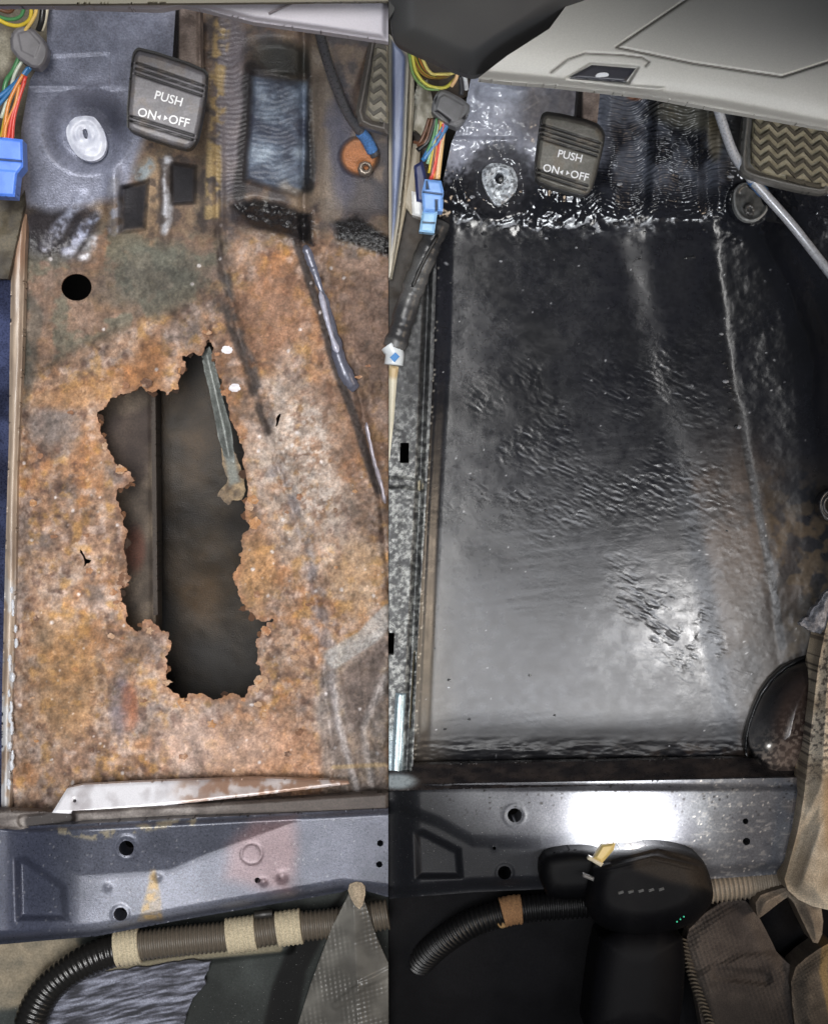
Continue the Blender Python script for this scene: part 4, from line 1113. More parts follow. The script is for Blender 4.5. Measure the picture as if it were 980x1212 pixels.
def c_right(X, Y, s):
    wx = (fbm(X, Y, 46, 4, 181) - .5) * 40; wy = (fbm(X, Y, 46, 4, 182) - .5) * 40
    c = ramp(fbm(X, Y, 80, 4, 183), [(.25, (24, 25, 29)), (.6, (30, 31, 37)), (.85, (37, 38, 42))])
    x1 = np.interp(Y, [p[1] for p in SEAM1], [p[0] for p in SEAM1]); x2 = np.interp(Y, [p[1] for p in SEAM2], [p[0] for p in SEAM2])
    # beige reflection painted as a brown tint on the tunnel side
    m = ss(-4, 12, X - x1) * ss(480, 600, Y) * (1 - ss(20, 60, X - x2))
    c = mixc(c, (104, 88, 76), m * (.45 + .5 * ss(.35, .65, fbm(X, Y, 34, 4, 184))) * .85)
    c = mixc(c, (116, 96, 70), ss(0, 14, X - x2) * ss(520, 640, Y) * ss(.42, .6, fbm(X, Y, 14, 3, 185)) * .6)
    # grey reflected sheen painted low on the pan, then brown tints
    c = mixc(c, (78, 78, 78), ss(560, 800, Y) * (1 - ss(835, 880, Y + wy * .2)) * .55)
    c = mixc(c, (84, 76, 64), ss(600, 760, Y) * (1 - ss(20, 60, X - 490)) * .5)
    c = mixc(c, (62, 52, 46), ss(875, 892, Y) * ss(.45, .6, fbm(X, Y, 18, 4, 186)) * .7 * ss(740, 800, X))
    c = mixc(c, (32, 31, 32), stroke(X, Y, SEAM2, 3, 3) * ss(380, 460, Y) * .8)
    # painted panel at the top with overspray
    edge = 216 + 60 * (fbm(X, Y, 60, 3, 187) - .5) - 24 * ss(640, 700, X)
    p = (1 - ss(-34, 8, Y - edge + 30 * (fbm(X, Y, 3.2, 2, 188) - .5))) * (1 - ss(690, 735, X))
    pc = ramp(fbm(X, Y, 40, 4, 189), [(.25, (146, 149, 162)), (.7, (182, 185, 198))])
    c = c + (pc - c) * p[:, None]
    rb = np.hypot(X - 592, Y - 212)
    c = mixc(c, (52, 52, 56), (1 - ss(30, 54, rb + 14 * (fbm(X, Y, 5, 2, 190) - .5))) * .8)
    c = mixc(c, (200, 200, 206), stroke(X, Y, [(620, 131), (634, 122), (638, 120), (633, 113)], .6, .8) * .7)
    # ribbed pad: reflected light painted as silver grey over black
    up = (1 - ss(205, 245, Y + wy * .5))
    b = up * ss(700, 716, X) * (1 - ss(862, 884, X))
    c = mixc(c, (92, 96, 106), b * ss(.30, .56, fbm(X, Y, 30, 3, 191)) * .8)
    c = mixc(c, (84, 82, 74), b * blob(X, Y, 812, 135, 40, 18, 12) * .95)
    c = mixc(c, (150, 132, 96), b * blob(X, Y, 846, 160, 9, 28) * .5)
    c = mixc(c, (120, 74, 50), blob(X, Y, 752, 114, 10, 5) * .8)
    c = mixc(c, (126, 118, 108), (1 - ss(160, 240, Y)) * ss(850, 875, X) * .5)
    # tiny light grit
    f1, ed, cid = vor(X + wx, Y + wy, 19, 192)
    c = mixc(c, (220, 222, 226), (1 - ss(.02, .05 + .03 * cid, f1)) * (cid > .86) * ss(.35, .5, fbm(X, Y, 50, 2, 193)) * .8 * ss(260, 300, Y))
    f1, ed, cid = vor(X, Y, 5, 194)
    xs = np.interp(Y, [260, 420, 600, 860, 930], [516, 512, 502, 490, 487])
    c = mixc(c, (206, 202, 190), (1 - ss(.15, .35, f1)) * (cid > .55) * np.exp(-((X - xs - 2) / 3.5) ** 2) * .8)
    return c


def s_right(X, Y, s):
    r = .20 + .06 * ss(420, 640, Y) + .10 * (fbm(X, Y, 70, 3, 195) - .5) + .12 * (fbm(X, Y, 9, 3, 196) - .5)
    x1 = np.interp(Y, [p[1] for p in SEAM1], [p[0] for p in SEAM1])
    r = r + .06 * ss(0, 20, X - x1) * ss(400, 500, Y)
    r = r - .10 * (1 - ss(230, 300, Y)) * ss(150, 200, Y) + .12 * ss(850, 880, Y)
    r = r + .05 * ss(600, 800, Y) - .07 * blob(X, Y, 800, 742, 100, 46, 42, .8)
    return r, 0 * X


fr = empty("coated_floor_pan", (720, 600, -10), "repaired car floor pan freshly coated in glossy black", "floor pan", GB)
relief("pan_sheet", [(558, 88), (985, 88), (985, 780), (972, 930), (485, 932), (487, 860), (500, 600), (508, 430), (512, 300), (518, 256), (524, 215), (534, 170), (550, 130)], z_right, c_right, M['gloss'], fr, 1.2, 4, surf=s_right)


def zr(px, py, up=2):
    return float(z_right(np.array([float(px)]), np.array([float(py)]), None)[0]) + up


relief("washer_disc", smooth_poly([(568, 202), (582, 192), (600, 190), (612, 206), (613, 224), (600, 238), (588, 246), (574, 226)], 2),
       lambda X, Y, s: zr(592, 214) + 10 + 3 * ss(0, 6, s) - 2.0 * np.exp(-((np.hypot(X - 592, Y - 212) - 10) / 2.5) ** 2) + 1.4 * fbm(X, Y, 4, 2, 3),
       lambda X, Y, s: mixc(ramp(fbm(X, Y, 7, 3, 8), [(.2, (150, 156, 164)), (.7, (206, 212, 218))]), (64, 66, 70), ss(.55, .62, fbm(X, Y, 2.6, 2, 9)) * .6), M['plastic'], fr, 1.0, 10,
       holes=[circ(591, 211, 5.5, 14, 7)], surf=(.3, .1))
relief("stud", circ(593, 213, 3.0, 10), lambda X, Y, s: zr(592, 214) + 8 + 2 * ss(0, 2, s), (150, 150, 150), M['dust'], fr, .9, 9, surf=(.3, .7))
relief("stud_washer", smooth_poly([(868, 222), (884, 213), (902, 214), (912, 232), (908, 252), (893, 264), (876, 260), (867, 244)], 2), lambda X, Y, s: zr(888, 240) + 7 + 3 * np.exp(-((s - 2.5) / 2) ** 2) + 2 * fbm(X, Y, 7, 3, 5),
       lambda X, Y, s: mixc(ramp(fbm(X, Y, 8, 3, 9), [(.3, (58, 58, 58)), (.7, (92, 92, 90))]), (150, 150, 148), 1 - ss(1, 3, s)), M['gloss'], fr, 1.1, 10, surf=(.25, 0))
relief("stud", rough_poly(circ(887, 248, 7, 8), 1.5, 1, 2), lambda X, Y, s: zr(888, 240) + 14 + 4 * ss(0, 4, s), (90, 88, 86), M['gloss'], fr, 1, 14, holes=[circ(887, 248, 2.5, 8)], surf=(.25, .3))
# coating clots, some painted pale as if catching the light
for k in range(90):
    if k < 46:
        x = random.uniform(530, 880); y = random.gauss(262, 24)
    elif k < 66:
        y = random.uniform(395, 520); x = np.interp(y, [p[1] for p in SEAM2], [p[0] for p in SEAM2]) - 6 + random.gauss(0, 3)
    else:
        x = random.uniform(500, 870); y = random.uniform(300, 900)
    if not (505 < x < 960): continue
    r = random.uniform(1.0, 2.4) if k < 66 else random.uniform(.8, 1.5)
    z0 = zr(x, y, 0)
    relief("coating_drop", rough_poly(circ(x, y, r * random.uniform(1, 2), 8, r), .4, 1, k), lambda X, Y, s, z0=z0, r=r: z0 + .3 + 1.1 * ss(0, r, s) * r, (150, 152, 158) if k % 6 == 0 else (46, 47, 50), M['gloss'], fr, .7, 1.5, surf=(.12, 0))

# fresh-air dome (drain/heater boss) right
dm = empty("black_dome_housing", (930, 850, 20), "black and brown domed housing with light overspray at the tunnel foot", "housing")
DOME = smooth_poly([(882, 880), (888, 850), (905, 812), (935, 785), (985, 770), (985, 905), (966, 916), (940, 921), (912, 921), (892, 905)], 2)
relief("dome_shell", DOME, lambda X, Y, s: 6 + 62 * np.sqrt(np.clip(1 - (1 - np.clip(s, 0, 60) / 60) ** 2, 0, 1)) + .2 * (Y - 780) * 0,
       lambda X, Y, s: mixc(mixc(mixc(ramp(fbm(X, Y, 30, 3, 140), [(.3, (30, 30, 32)), (.7, (46, 46, 48))]), (60, 48, 43), blob(X, Y, 945, 845, 26, 55, 15) * .9), (200, 184, 168), ss(.50, .60, fbm(X, Y, 3.0, 2, 141)) * ss(-10, 110, (Y - 830) + (X - 930) * .9) * .8), (130, 110, 98), blob(X, Y, 960, 905, 50, 30) * .6), M['gloss'], dm, 1.2, 14, surf=(.22, 0))
relief("dome_rim", smooth_poly([(884, 900), (879, 880), (886, 848), (903, 809), (934, 781), (985, 766), (985, 772), (936, 787), (907, 814), (891, 850), (884, 880)], 1), lambda X, Y, s: 14 + 3 * ss(0, 3, s), (30, 30, 31), M['gloss'], dm, 1.1, 12, surf=(.2, 0))

# --- sill side
sl = empty("speckled_sill_panel", (480, 650, 10), "grey speckled sill panel with small rectangular slot beside the seam", "sill panel")
relief("sill_sheet", [(460.4, 400), (478, 380), (500, 300), (512, 280), (517, 300), (513, 430), (504, 600), (494, 770), (488, 930), (460.4, 930)],
       lambda X, Y, s: 26 - .10 * (X - 460) + 8 * ss(0, 6, np.abs(X - np.interp(Y, [300, 600, 930], [508, 496, 480]))) - 4 * stroke(X, Y, [(460, 571), (480, 571), (498, 575)], 3, 5) + 1.2 * fbm(X, Y, 12, 3, 142),
       lambda X, Y, s: mixc(mixc(ramp(fbm(X, Y, 3.4, 3, 143), [(.34, (50, 51, 53)), (.5, (88, 90, 90)), (.66, (140, 142, 140))]), (34, 35, 37), (1 - ss(440, 560, Y)) * .65), (178, 200, 210), ss(840, 890, Y) * (1 - ss(475, 482, X)) * .7),
       M['speck'], sl, 1.2, 24, holes=[[(474, 524), (484, 524), (484, 548), (473, 548)], [(459, 749), (467, 749), (466, 775), (459, 775)], [(489.5, 770), (492, 770), (486.5, 862), (484, 862)]], surf=(.4, .3))
tube("sealer_line", [(509, 400, 24), (506, 470, 22), (502, 560, 22), (499, 640, 22), (495, 720, 22), (491, 772, 22)], 1.8, (166, 158, 138), M['cloth'], sl, 8, rfun=lambda s, L: 1 + .4 * np.sin(s / 3) * np.sin(s / 5.3), res=2)
tube("sill_edge", [(496, 560, 20), (492, 700, 20), (484, 850, 20), (481, 925, 20)], 2.4, (134, 126, 104), M['dust'], sl, 8, res=3)
tube("rail_rod", [(474, 820, 30), (471, 870, 30), (468, 925, 30)], 7, (170, 190, 200), M['dust'], sl, 10, res=3, surf=(.2, .6))

# weather strip
ws = empty("door_weatherstrip", (470, 180, 110), "pale blue grey door weatherstrip at the top of the seam", "weatherstrip")
relief("strip_face", [(460.4, 40), (478, 56), (484, 66), (480, 180), (472, 262), (463, 322), (460.4, 330)], lambda X, Y, s: 110 - .18 * (Y - 50) + 10 * ss(0, 7, s), lambda X, Y, s: mixc(ramp(fbm(X, Y, 12, 4, 144, 40), [(.3, (100, 110, 140)), (.7, (140, 150, 176))]), (190, 184, 170), 1 - ss(2, 5, s)), M['plastic'], ws, 1.3, 20, surf=(.4, 0))
relief("strip_lip", [(482, 58), (490, 66), (490, 130), (482, 240), (470, 300), (464, 330), (461, 330), (472, 268), (480, 190), (484, 90)], lambda X, Y, s: 86 - .18 * (Y - 50) + 6 * ss(0, 4, s), (176, 166, 146), M['plastic'], ws, 1.3, 14, surf=(.5, 0))

kp = empty("kick_panel", (500, 200, 20), "brown and cream inner kick panel behind the wire loom", "kick panel")
relief("kick_sheet", [(460.4, 60), (500, 60), (560, 92), (560, 110), (520, 130), (512, 300), (500, 340), (472, 400), (460.4, 420)], lambda X, Y, s: 34 - .03 * Y + 8 * fbm(X, Y, 24, 3, 145),
       lambda X, Y, s: mixc(mixc(ramp(fbm(X, Y, 26, 4, 146), [(.3, (38, 31, 26)), (.65, (74, 62, 50))]), (60, 66, 70), blob(X, Y, 520, 250, 14, 30) * .6), (26, 24, 22), ss(240, 320, Y) * .5), M['dust'], kp, 2, 10, surf=(.6, 0))
relief("foil_pad", rough_poly([(494, 98), (506, 94), (512, 120), (512, 150), (500, 162), (489, 154), (490, 122)], 2, 2, 4), lambda X, Y, s: 46 + 9 * fbm(X, Y, 11, 4, 147, 18), lambda X, Y, s: ramp(fbm(X, Y, 9, 3, 148), [(.3, (166, 160, 142)), (.7, (222, 218, 204))]), M['plastic'], kp, 1.1, 8, surf=(.4, 0))
relief("cream_edge", [(489, 168), (498, 172), (494, 225), (488, 255), (476, 240), (482, 205)], lambda X, Y, s: 52 + 4 * ss(0, 4, s), (170, 162, 146), M['plastic'], kp, 1.4, 8, surf=(.5, 0))

# left-half twin: dim inner panel behind its loom
kl = relief("kick_panel", [(-30, -20), (60, -20), (60, 40), (40, 95), (30, 130), (30, 240), (10, 330), (-30, 330)], lambda X, Y, s: 38 + 8 * fbm(X, Y, 24, 3, 149), lambda X, Y, s: mixc(ramp(fbm(X, Y, 26, 4, 150), [(.3, (46, 40, 33)), (.65, (92, 84, 68))]), (168, 162, 144), blob(X, Y, 4, 60, 10, 24) * .8), M['dust'], None, 2, 10, surf=(.6, 0))
props(kl, "dim brown inner panel behind the loom with the dull blue plug", "kick panel")

# taped harness
th = empty("taped_loom", (485, 340, 40), "thick black taped loom running down beside the after sill", "taped loom")
tube("tape_wrap", [(520, 262, 46), (508, 292, 46), (494, 328, 44), (482, 362, 42), (472, 396, 40), (466, 412, 40)], 13, (84, 84, 84), M['rubber'], th, 16,
     rfun=lambda s, L: 1 + .06 * np.sin(s / 5.5) + .05 * np.sin(s / 2.3) * np.sin(s / 17), res=1.5, surf=(.24, 0), cfun=lambda s, L, C: mixc(C, (48, 48, 50), ss(-.2, .6, np.sin(s / 16)) * .8))
tube("loose_tape_edge", [(518, 278, 60), (500, 312, 58), (488, 340, 56)], 2.2, (22, 22, 23), M['rubber'], th, 8)
tube("blue_marked_collar", [(461, 408, 42), (467, 418, 42), (466, 432, 42)], 11, (210, 216, 220), M['plastic'], th, 14, surf=(.3, 0))
relief("diamond_mark", [(461.5, 423), (468, 417), (473, 422), (467, 429)], lambda X, Y, s: 54.5 + 0 * X, (40, 120, 186), M['plastic'], th, 1, 1)
relief("cream_tab", [(460.4, 432), (472, 434), (470, 448), (466, 500), (461, 545), (460.4, 545)], lambda X, Y, s: 36 + 3 * ss(0, 3, s), lambda X, Y, s: mixc(np.tile(np.array([206., 200, 180]), (len(X), 1)), (176, 146, 100), blob(X, Y, 466, 440, 8, 8) * .7), M['plastic'], th, 1.2, 8, surf=(.5, 0))

# --- cross member (right)
def z_crr(X, Y, s):
    z = 66 - 9 * (1 - ss(0, 10, Y - 928))
    cre = np.interp(X, [470, 520, 560, 640, 700, 800], [950, 968, 990, 992, 975, 930])
    d = Y - cre
    z -= 9 * ss(-4, 14, d) * (1 - ss(640, 780, X)) + .05 * np.clip(d, 0, None)
    z -= 16 * (1 - ss(0, 16, np.interp(X, [460, 560, 700, 935], [1064, 1054, 1050, 1032]) - Y))
    pk = sdist(X, Y, [(490, 985), (500, 982), (545, 1005), (548, 1040), (492, 1040)])[0]
    z -= 12 * ss(-2, 8, pk)
    z -= 26 * (1 - ss(462, 500, X))
    z += 1.6 * np.exp(-((np.hypot(X - 609, Y - 965) - 12) / 2.0) ** 2) + 1.6 * np.exp(-((np.hypot(X - 597, Y - 1033) - 9) / 2) ** 2)
    for (x, y, r) in ((585, 1003, 4), (908, 996, 3.5), (840, 968, 9)):
        z += 1.8 * np.exp(-(np.hypot(X - x, Y - y) / r) ** 2)
    return z + .8 * fbm(X, Y, 40, 2, 6)


def c_crr(X, Y, s):
    c = ramp(fbm(X, Y, 50, 4, 151), [(.25, (78, 79, 85)), (.7, (104, 106, 111))])
    c = mixc(c, (22, 23, 26), (1 - ss(478, 590, X - (Y - 950) * .9)) * .95)  # shadow over the left end, painted near black
    c = mixc(c, (24, 25, 29), ss(972, 1012, Y) * (1 - ss(600, 780, X)) * .9)  # shade on the lower left face, painted in as well
    f1, ed, cid = vor(X, Y, 8, 152)
    c = mixc(c, (30, 28, 28), (1 - ss(.1, .2, f1)) * (cid > .72) * (1 - ss(945, 985, Y)) * .85)
    f1, ed, cid = vor(X, Y, 7, 153)
    c = mixc(c, (210, 204, 198), (1 - ss(.08, .18, f1)) * (cid > .8) * ss(780, 830, X) * .8)
    c = mixc(c, (206, 200, 192), ss(.60, .72, fbm(X, Y, 7, 5, 154, 3)) * ss(790, 850, X) * .3)
    c = mixc(c, (140, 116, 96), ss(915, 960, X) * .6 * ss(.4, .6, fbm(X, Y, 18, 3, 155)))
    return c


cr = empty("dark_crossmember", (700, 990, 40), "grey crossmember under the black floor lit white by the torch", "crossmember", "pressed steel crossmembers below the floor pans")
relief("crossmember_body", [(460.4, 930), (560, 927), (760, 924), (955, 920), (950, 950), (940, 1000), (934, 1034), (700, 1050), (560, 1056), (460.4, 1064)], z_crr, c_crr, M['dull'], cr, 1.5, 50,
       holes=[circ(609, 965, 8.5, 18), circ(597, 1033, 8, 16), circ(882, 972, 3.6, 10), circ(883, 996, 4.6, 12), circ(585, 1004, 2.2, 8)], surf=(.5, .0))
relief("top_flange", [(460.4, 912), (487, 914), (487, 905), (880, 897), (958, 900), (957, 924), (460.4, 936)], lambda X, Y, s: 22 + 1.2 * (Y - 900) + 2 * fbm(X, Y, 12, 3, 156), lambda X, Y, s: mixc(ramp(fbm(X, Y, 16, 4, 157, 6), [(.3, (28, 26, 28)), (.7, (52, 46, 44))]), (190, 204, 210), blob(X, Y, 470, 925, 22, 9) * .8), M['gloss'], cr, 1.5, 18, surf=(.28, 0))

# --- conduit right
cdr = empty("ribbed_conduit", (700, 1070, 20), "dark ribbed conduit passing behind the torch, with one tan tape band", "conduit", "ribbed cable conduits below the crossmembers")
tube("conduit_tube", [(940, 1042, 34), (880, 1048, 34), (830, 1054, 32), (760, 1064, 26), (690, 1070, 20), (620, 1076, 18), (570, 1088, 16), (535, 1106, 6), (505, 1130, -16), (490, 1150, -44)], 15.5, (150, 138, 122), M['rubber'], cdr, 16, rfun=RIB(5.4, .09), res=.8, surf=(.4, 0),
     cfun=lambda s, L, C: mixc(C, (13, 13, 14), ss(105, 145, s)))  # the run lying in shade is painted near black
tube("tape_band", [(594, 1080, 19), (606, 1077, 19), (617, 1076, 19)], 17.5, (140, 104, 70), M['cloth'], cdr, 16, rfun=lambda s, L: 1 + .03 * np.sin(s * 2 * np.pi / 5), res=.9, surf=(.7, 0))
tube("tape_end", [(590, 1090, 26), (594, 1095, 26), (598, 1092, 26)], 4, (150, 120, 80), M['cloth'], cdr, 8)

# --- rear floor and carpets right
rf = relief("black_rear_floor", [(460.4, 1050), (985, 1020), (985, 1240), (460.4, 1240)], lambda X, Y, s: -24 + 10 * fbm(X, Y, 80, 3, 158),
            lambda X, Y, s: ramp(fbm(X, Y, 60, 4, 159), [(.3, (10, 10, 12)), (.7, (20, 20, 22))]), M['matte'], None, 3, 6, surf=(.9, 0))  # low light down here is put into the near-black colour
props(rf, "near black rear floor panel below the torch, bottom centre", "floor panel")
WEAVE = lambda X, Y, p=5.0, a=0.0: np.sin((X * math.cos(a) + Y * math.sin(a)) * 2 * np.pi / p) * np.sin((-X * math.sin(a) + Y * math.cos(a)) * 2 * np.pi / (p * 1.25))
cp = empty("beige_carpet_edge", (960, 900, 60), "dirty beige woven carpet edge standing up at the right border", "carpet")


def z_cp(X, Y, s):
    return 96 - .10 * np.abs(Y - 900) + 18 * ss(0, 24, s) + .45 * WEAVE(X, Y, 4.5, .5) + 6 * fbm(X, Y, 30, 3, 160) - 8 * stroke(X, Y, [(985, 930), (955, 990), (938, 1040)], 3, 10)


relief("upright_fold", smooth_poly([(992, 690), (970, 770), (962, 840), (954, 920), (946, 975), (934, 1020), (926, 1048), (950, 1070), (992, 1080)], 1), z_cp,
       lambda X, Y, s: mixc(mixc(ramp(fbm(X, Y, 26, 4, 161), [(.25, (168, 152, 130)), (.7, (212, 200, 180))]), (60, 52, 48), ss(.56, .64, fbm(X, Y, 3, 2, 162)) * .7 * (1 - ss(880, 960, Y))), (186, 152, 110), blob(X, Y, 984, 960, 10, 50) * .5), M['cloth'], cp, 1.3, 60, surf=(.8, 0))
relief("lower_fold", smooth_poly([(992, 1110), (960, 1128), (935, 1150), (938, 1200), (945, 1240), (992, 1240)], 1), lambda X, Y, s: 50 + 14 * ss(0, 22, s) + 8 * fbm(X, Y, 26, 3, 163) + 1.2 * WEAVE(X, Y, 5, .3),
       lambda X, Y, s: mixc(ramp(fbm(X, Y, 26, 4, 164), [(.25, (72, 64, 56)), (.7, (124, 112, 98))]), (170, 140, 90), stroke(X, Y, [(978, 1110), (974, 1150), (985, 1200)], 3, 4) * .7), M['cloth'], cp, 1.4, 50, surf=(.85, 0))
cf = empty("grey_brown_carpet", (860, 1150, 20), "grey brown ribbed carpet folded below the bright ribbed conduit", "carpet")


def z_cf(X, Y, s):
    return 30 + 12 * ss(0, 18, s) + 12 * fbm(X, Y, 60, 3, 165) + 1.4 * WEAVE(X, Y, 6.5, .35) * ss(.4, .6, fbm(X, Y, 50, 2, 166)) + 8 * stroke(X, Y, [(830, 1160), (880, 1140), (912, 1136)], 4, 10) - 8 * stroke(X, Y, [(850, 1152), (905, 1158)], 3, 8)


relief("carpet_panel", smooth_poly([(845, 1070), (878, 1062), (895, 1080), (912, 1112), (920, 1130), (945, 1150), (960, 1240), (835, 1240), (822, 1170), (805, 1110)], 1), z_cf,
       lambda X, Y, s: mixc(ramp(fbm(X, Y, 36, 4, 167), [(.25, (66, 58, 54)), (.7, (106, 96, 88))]), (30, 27, 25), ss(1130, 1230, Y) * .55), M['cloth'], cf, 1.4, 30, surf=(.8, 0))
relief("carpet_tongue", smooth_poly([(893, 1062), (920, 1052), (945, 1048), (970, 1062), (975, 1100), (965, 1122), (952, 1096), (935, 1060), (925, 1066), (905, 1082), (896, 1088)], 1), lambda X, Y, s: 62 + 12 * ss(0, 14, s) + 5 * fbm(X, Y, 16, 3, 168),
       lambda X, Y, s: ramp(fbm(X, Y, 18, 4, 169), [(.25, (110, 98, 86)), (.7, (160, 146, 128))]), M['cloth'], cf, 1.3, 40, surf=(.85, 0))
# stitched carpet edge teeth
for i in range(26):
    t = i / 25; x = 806 + 30 * t + 12 * t * t; y = 1112 + 118 * t
    tube("stitch", [(x - 5, y, 46), (x, y - 1, 49), (x + 6, y + 1, 46)], 1.3, (98, 90, 78), M['cloth'], cf, 5, 2)
ft = relief("grey_felt_scrap", rough_poly([(946, 737), (958, 727), (968, 716), (985, 695), (985, 752), (966, 748)], 3, 4, 9), lambda X, Y, s: 70 + 10 * ss(0, 10, s) + 5 * fbm(X, Y, 6, 3, 170), lambda X, Y, s: ramp(fbm(X, Y, 5, 4, 174), [(.3, (130, 130, 136)), (.7, (186, 186, 192))]), M['cloth'], None, 1.0, 14, surf=(.95, 0))
props(ft, "small frayed grey felt scrap above the black dome at the right border", "felt scrap")
gr = relief("round_grommet", circ(986, 598, 18, 28, 20), lambda X, Y, s: 62 + 5 * np.exp(-((s - 2.5) / 2) ** 2) + 0 * X, lambda X, Y, s: mixc(np.tile(np.array([34., 34, 36]), (len(X), 1)), (110, 110, 112), np.exp(-((s - 2.5) / 1.5) ** 2) * .7), M['gloss'], None, 1.1, 20, holes=[circ(986, 598, 9, 16)], surf=(.2, 0))
props(gr, "black round grommet at the right border above the felt scrap", "grommet")

# --- torch
to = empty("work_torch", (770, 1050, 90), "black hand torch lying on the after crossmember, lighting it white", "torch")


def z_to(X, Y, s):
    z = 92 + 46 * np.sqrt(np.clip(1 - (1 - np.clip(s, 0, 30) / 30) ** 2, 0, 1))
    z += 3 * stroke(X, Y, [(700, 1030), (770, 1014), (835, 1030)], 2, 3) - 2.5 * stroke(X, Y, [(725, 1022), (778, 1008), (828, 1022), (842, 1050)], 1.5, 2)
    return z


relief("torch_head", smooth_poly([(692, 1052), (700, 1020), (722, 1004), (748, 1003), (772, 998), (812, 1004), (832, 1016), (842, 1042), (845, 1066), (828, 1088), (806, 1100), (760, 1110), (712, 1100), (694, 1080)], 2), z_to,
       lambda X, Y, s: mixc(ramp(fbm(X, Y, 30, 3, 175), [(.3, (10, 10, 13)), (.7, (18, 18, 20))]), (58, 51, 44), polym(X, Y, [(745, 1003), (800, 1004), (835, 1022), (842, 1054), (790, 1044), (750, 1030)], 6) * .8), M['matte'], to, 1.3, 40, surf=(.55, 0))
relief("torch_handle", smooth_poly([(712, 1096), (806, 1096), (812, 1150), (800, 1240), (690, 1240), (700, 1150)], 1), lambda X, Y, s: 84 + 30 * np.sqrt(np.clip(1 - (1 - np.clip(s, 0, 45) / 45) ** 2, 0, 1)), (10, 10, 13), M['matte'], to, 2.2, 60, surf=(.55, 0))
relief("yellow_switch", [(712, 1000), (728, 998), (726, 1006), (712, 1022), (702, 1016)], lambda X, Y, s: 140 + 4 * ss(0, 3, s), (226, 200, 130), M['plastic'], to, 1, 10, surf=(.4, 0))
relief("switch_bar", [(697, 1013), (714, 1022), (711, 1026), (695, 1017)], lambda X, Y, s: 142 + 2 * ss(0, 2, s), (210, 200, 176), M['plastic'], to, 1, 8, surf=(.4, 0))
relief("switch_bar", [(690, 1034), (703, 1039), (702, 1043), (690, 1038)], lambda X, Y, s: 124 + 2 * ss(0, 2, s), (120, 118, 116), M['plastic'], to, 1, 8, surf=(.4, 0))
for i in range(5):
    x = 731 + i * 12; relief("dial_mark", [(x, 1056 - i), (x + 6, 1054 - i), (x + 7, 1057 - i), (x + 1, 1059 - i)], lambda X, Y, s: 139 + 0 * X, (60, 60, 58), M['plastic'], to, 1, 1.5)
for i, (a, b) in enumerate(((801, 1091), (805, 1088), (809, 1085))):
    relief("led_dot", circ(a, b, 1.0, 8), lambda X, Y, s: 138 + 0 * X, (40, 220, 170), M['plastic'], to, .6, 1.5)

relief("torch_neck", smooth_poly([(640, 1014), (662, 1006), (700, 1004), (716, 1010), (716, 1062), (650, 1066), (638, 1040)], 1), lambda X, Y, s: 84 + 16 * np.sqrt(np.clip(1 - (1 - np.clip(s, 0, 20) / 20) ** 2, 0, 1)), (8, 8, 10), M['matte'], to, 1.6, 30, surf=(.5, 0))
# lens light of the torch: a small disc lamp at the head throwing light on the cross member
tl = bpy.data.lights.new("torch_beam", 'AREA'); tl.shape = 'DISK'; tl.size = 0.02; tl.energy = 1.6; tl.color = (1, .99, .95); tl.spread = math.radians(150)
tlo = bpy.data.objects.new("torch_beam", tl)
a = Vector(at(748, 997, 112)); b = Vector(at(736, 972, 60))
tlo.location = a; tlo.rotation_euler = (b - a).to_track_quat('-Z', 'Y').to_euler(); COL.objects.link(tlo)

# --- dashboard right
db = empty("light_grey_dashboard", (800, 60, 430), "light grey lower dashboard with recessed release latch at top right", "dashboard")
SEAM_D = [(830, -12), (729, 56), (820, 75), (925, 91), (990, 70)]


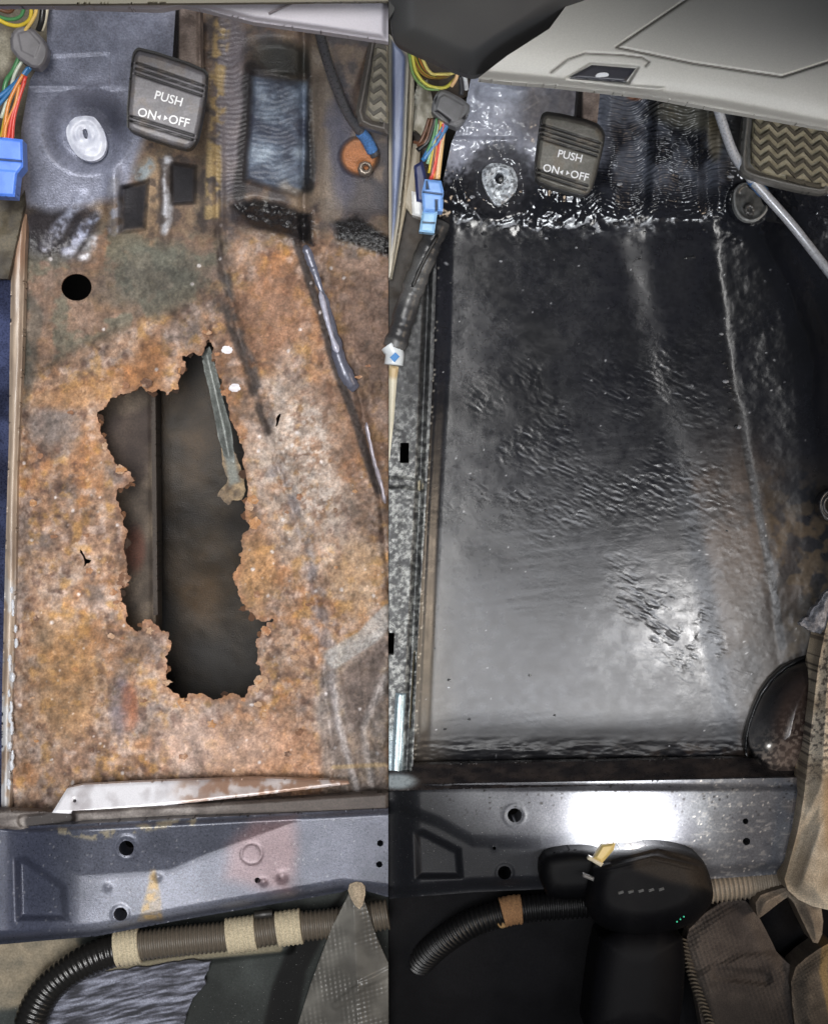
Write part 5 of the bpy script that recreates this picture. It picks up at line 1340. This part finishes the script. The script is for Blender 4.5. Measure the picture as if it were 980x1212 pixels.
def z_db(X, Y, s):
    base = np.interp(X, [560, 700, 850, 985], [93, 106, 128, 154])
    d = base - Y
    z = 392 + .60 * d - .0078 * d * d - 14 * (1 - ss(0, 12, d))
    z -= 2.6 * stroke(X, Y, SEAM_D, .9, 1.4)
    z -= 1.8 * stroke(X, Y, [(652, 86), (672, 70), (692, 63), (735, 65), (760, 68), (768, 73), (764, 78)], .9, 1.4)
    z -= 7 * polym(X, Y, [(670, 93), (698, 75), (756, 79), (744, 99)], 2)
    z += 4 * polym(X, Y, [(690, 98), (786, 104), (776, 109), (740, 106)], 2)
    return z


def c_db(X, Y, s):
    c = ramp(fbm(X, Y, 90, 2, 176), [(.3, (178, 176, 170)), (.7, (185, 183, 177))])
    c = mixc(c, (70, 66, 60), stroke(X, Y, SEAM_D, .8, 1.0) * .8)
    c = mixc(c, (82, 78, 72), stroke(X, Y, [(652, 86), (672, 70), (692, 63), (735, 65), (760, 68), (768, 73), (764, 78)], .7, .9) * .8)
    return c


relief("lower_panel", [(697, -30), (992, -30), (992, 155), (980, 152), (845, 128), (770, 114), (700, 106), (655, 101), (600, 97), (565, 93), (600, 66), (650, 34)], z_db, c_db, M['plastic'], db, 1.3, 12, surf=(.5, 0))
relief("dark_underside", smooth_poly([(461, -60), (735, -60), (697, 0), (650, 34), (600, 66), (567, 92), (540, 84), (505, 68), (482, 58), (468, 50), (461.5, 30)], 2), lambda X, Y, s: 380 + 16 * np.sqrt(ss(0, 30, s)) + .5 * (93 - Y) - .25 * (X - 460),
       lambda X, Y, s: ramp(fbm(X, Y, 70, 3, 177), [(.3, (54, 54, 55)), (.7, (62, 62, 62))]), M['plastic'], db, 2, 14, surf=(.5, 0))
LZ = float(z_db(np.array([712.]), np.array([86.]), None)[0])
relief("release_latch", [(674, 92), (700, 77), (752, 81), (740, 97)], lambda X, Y, s: LZ + 2.5 + 1.5 * ss(0, 3, s), (38, 38, 46), M['plastic'], db, 1, 4, surf=(.35, 0))
relief("bonnet_icon", smooth_poly([(704, 90), (707, 86.5), (717, 85.5), (721, 88), (719, 90.5), (706, 91.5)], 1), lambda X, Y, s: LZ + 5 + 0 * X, (206, 208, 212), M['plastic'], db, .9, .8)
relief("dash_corner_shadow_gap", [(460.4, 0), (468, 2), (466, 14), (461, 22), (460.4, 22)], lambda X, Y, s: 425 + 0 * X, (16, 16, 16), M['rubber'], db, 1.5, 4)  # black patch standing in for the shadow gap at the dash corner
bpy.data.objects["dash_corner_shadow_gap"].name = "shadow_gap_patch"
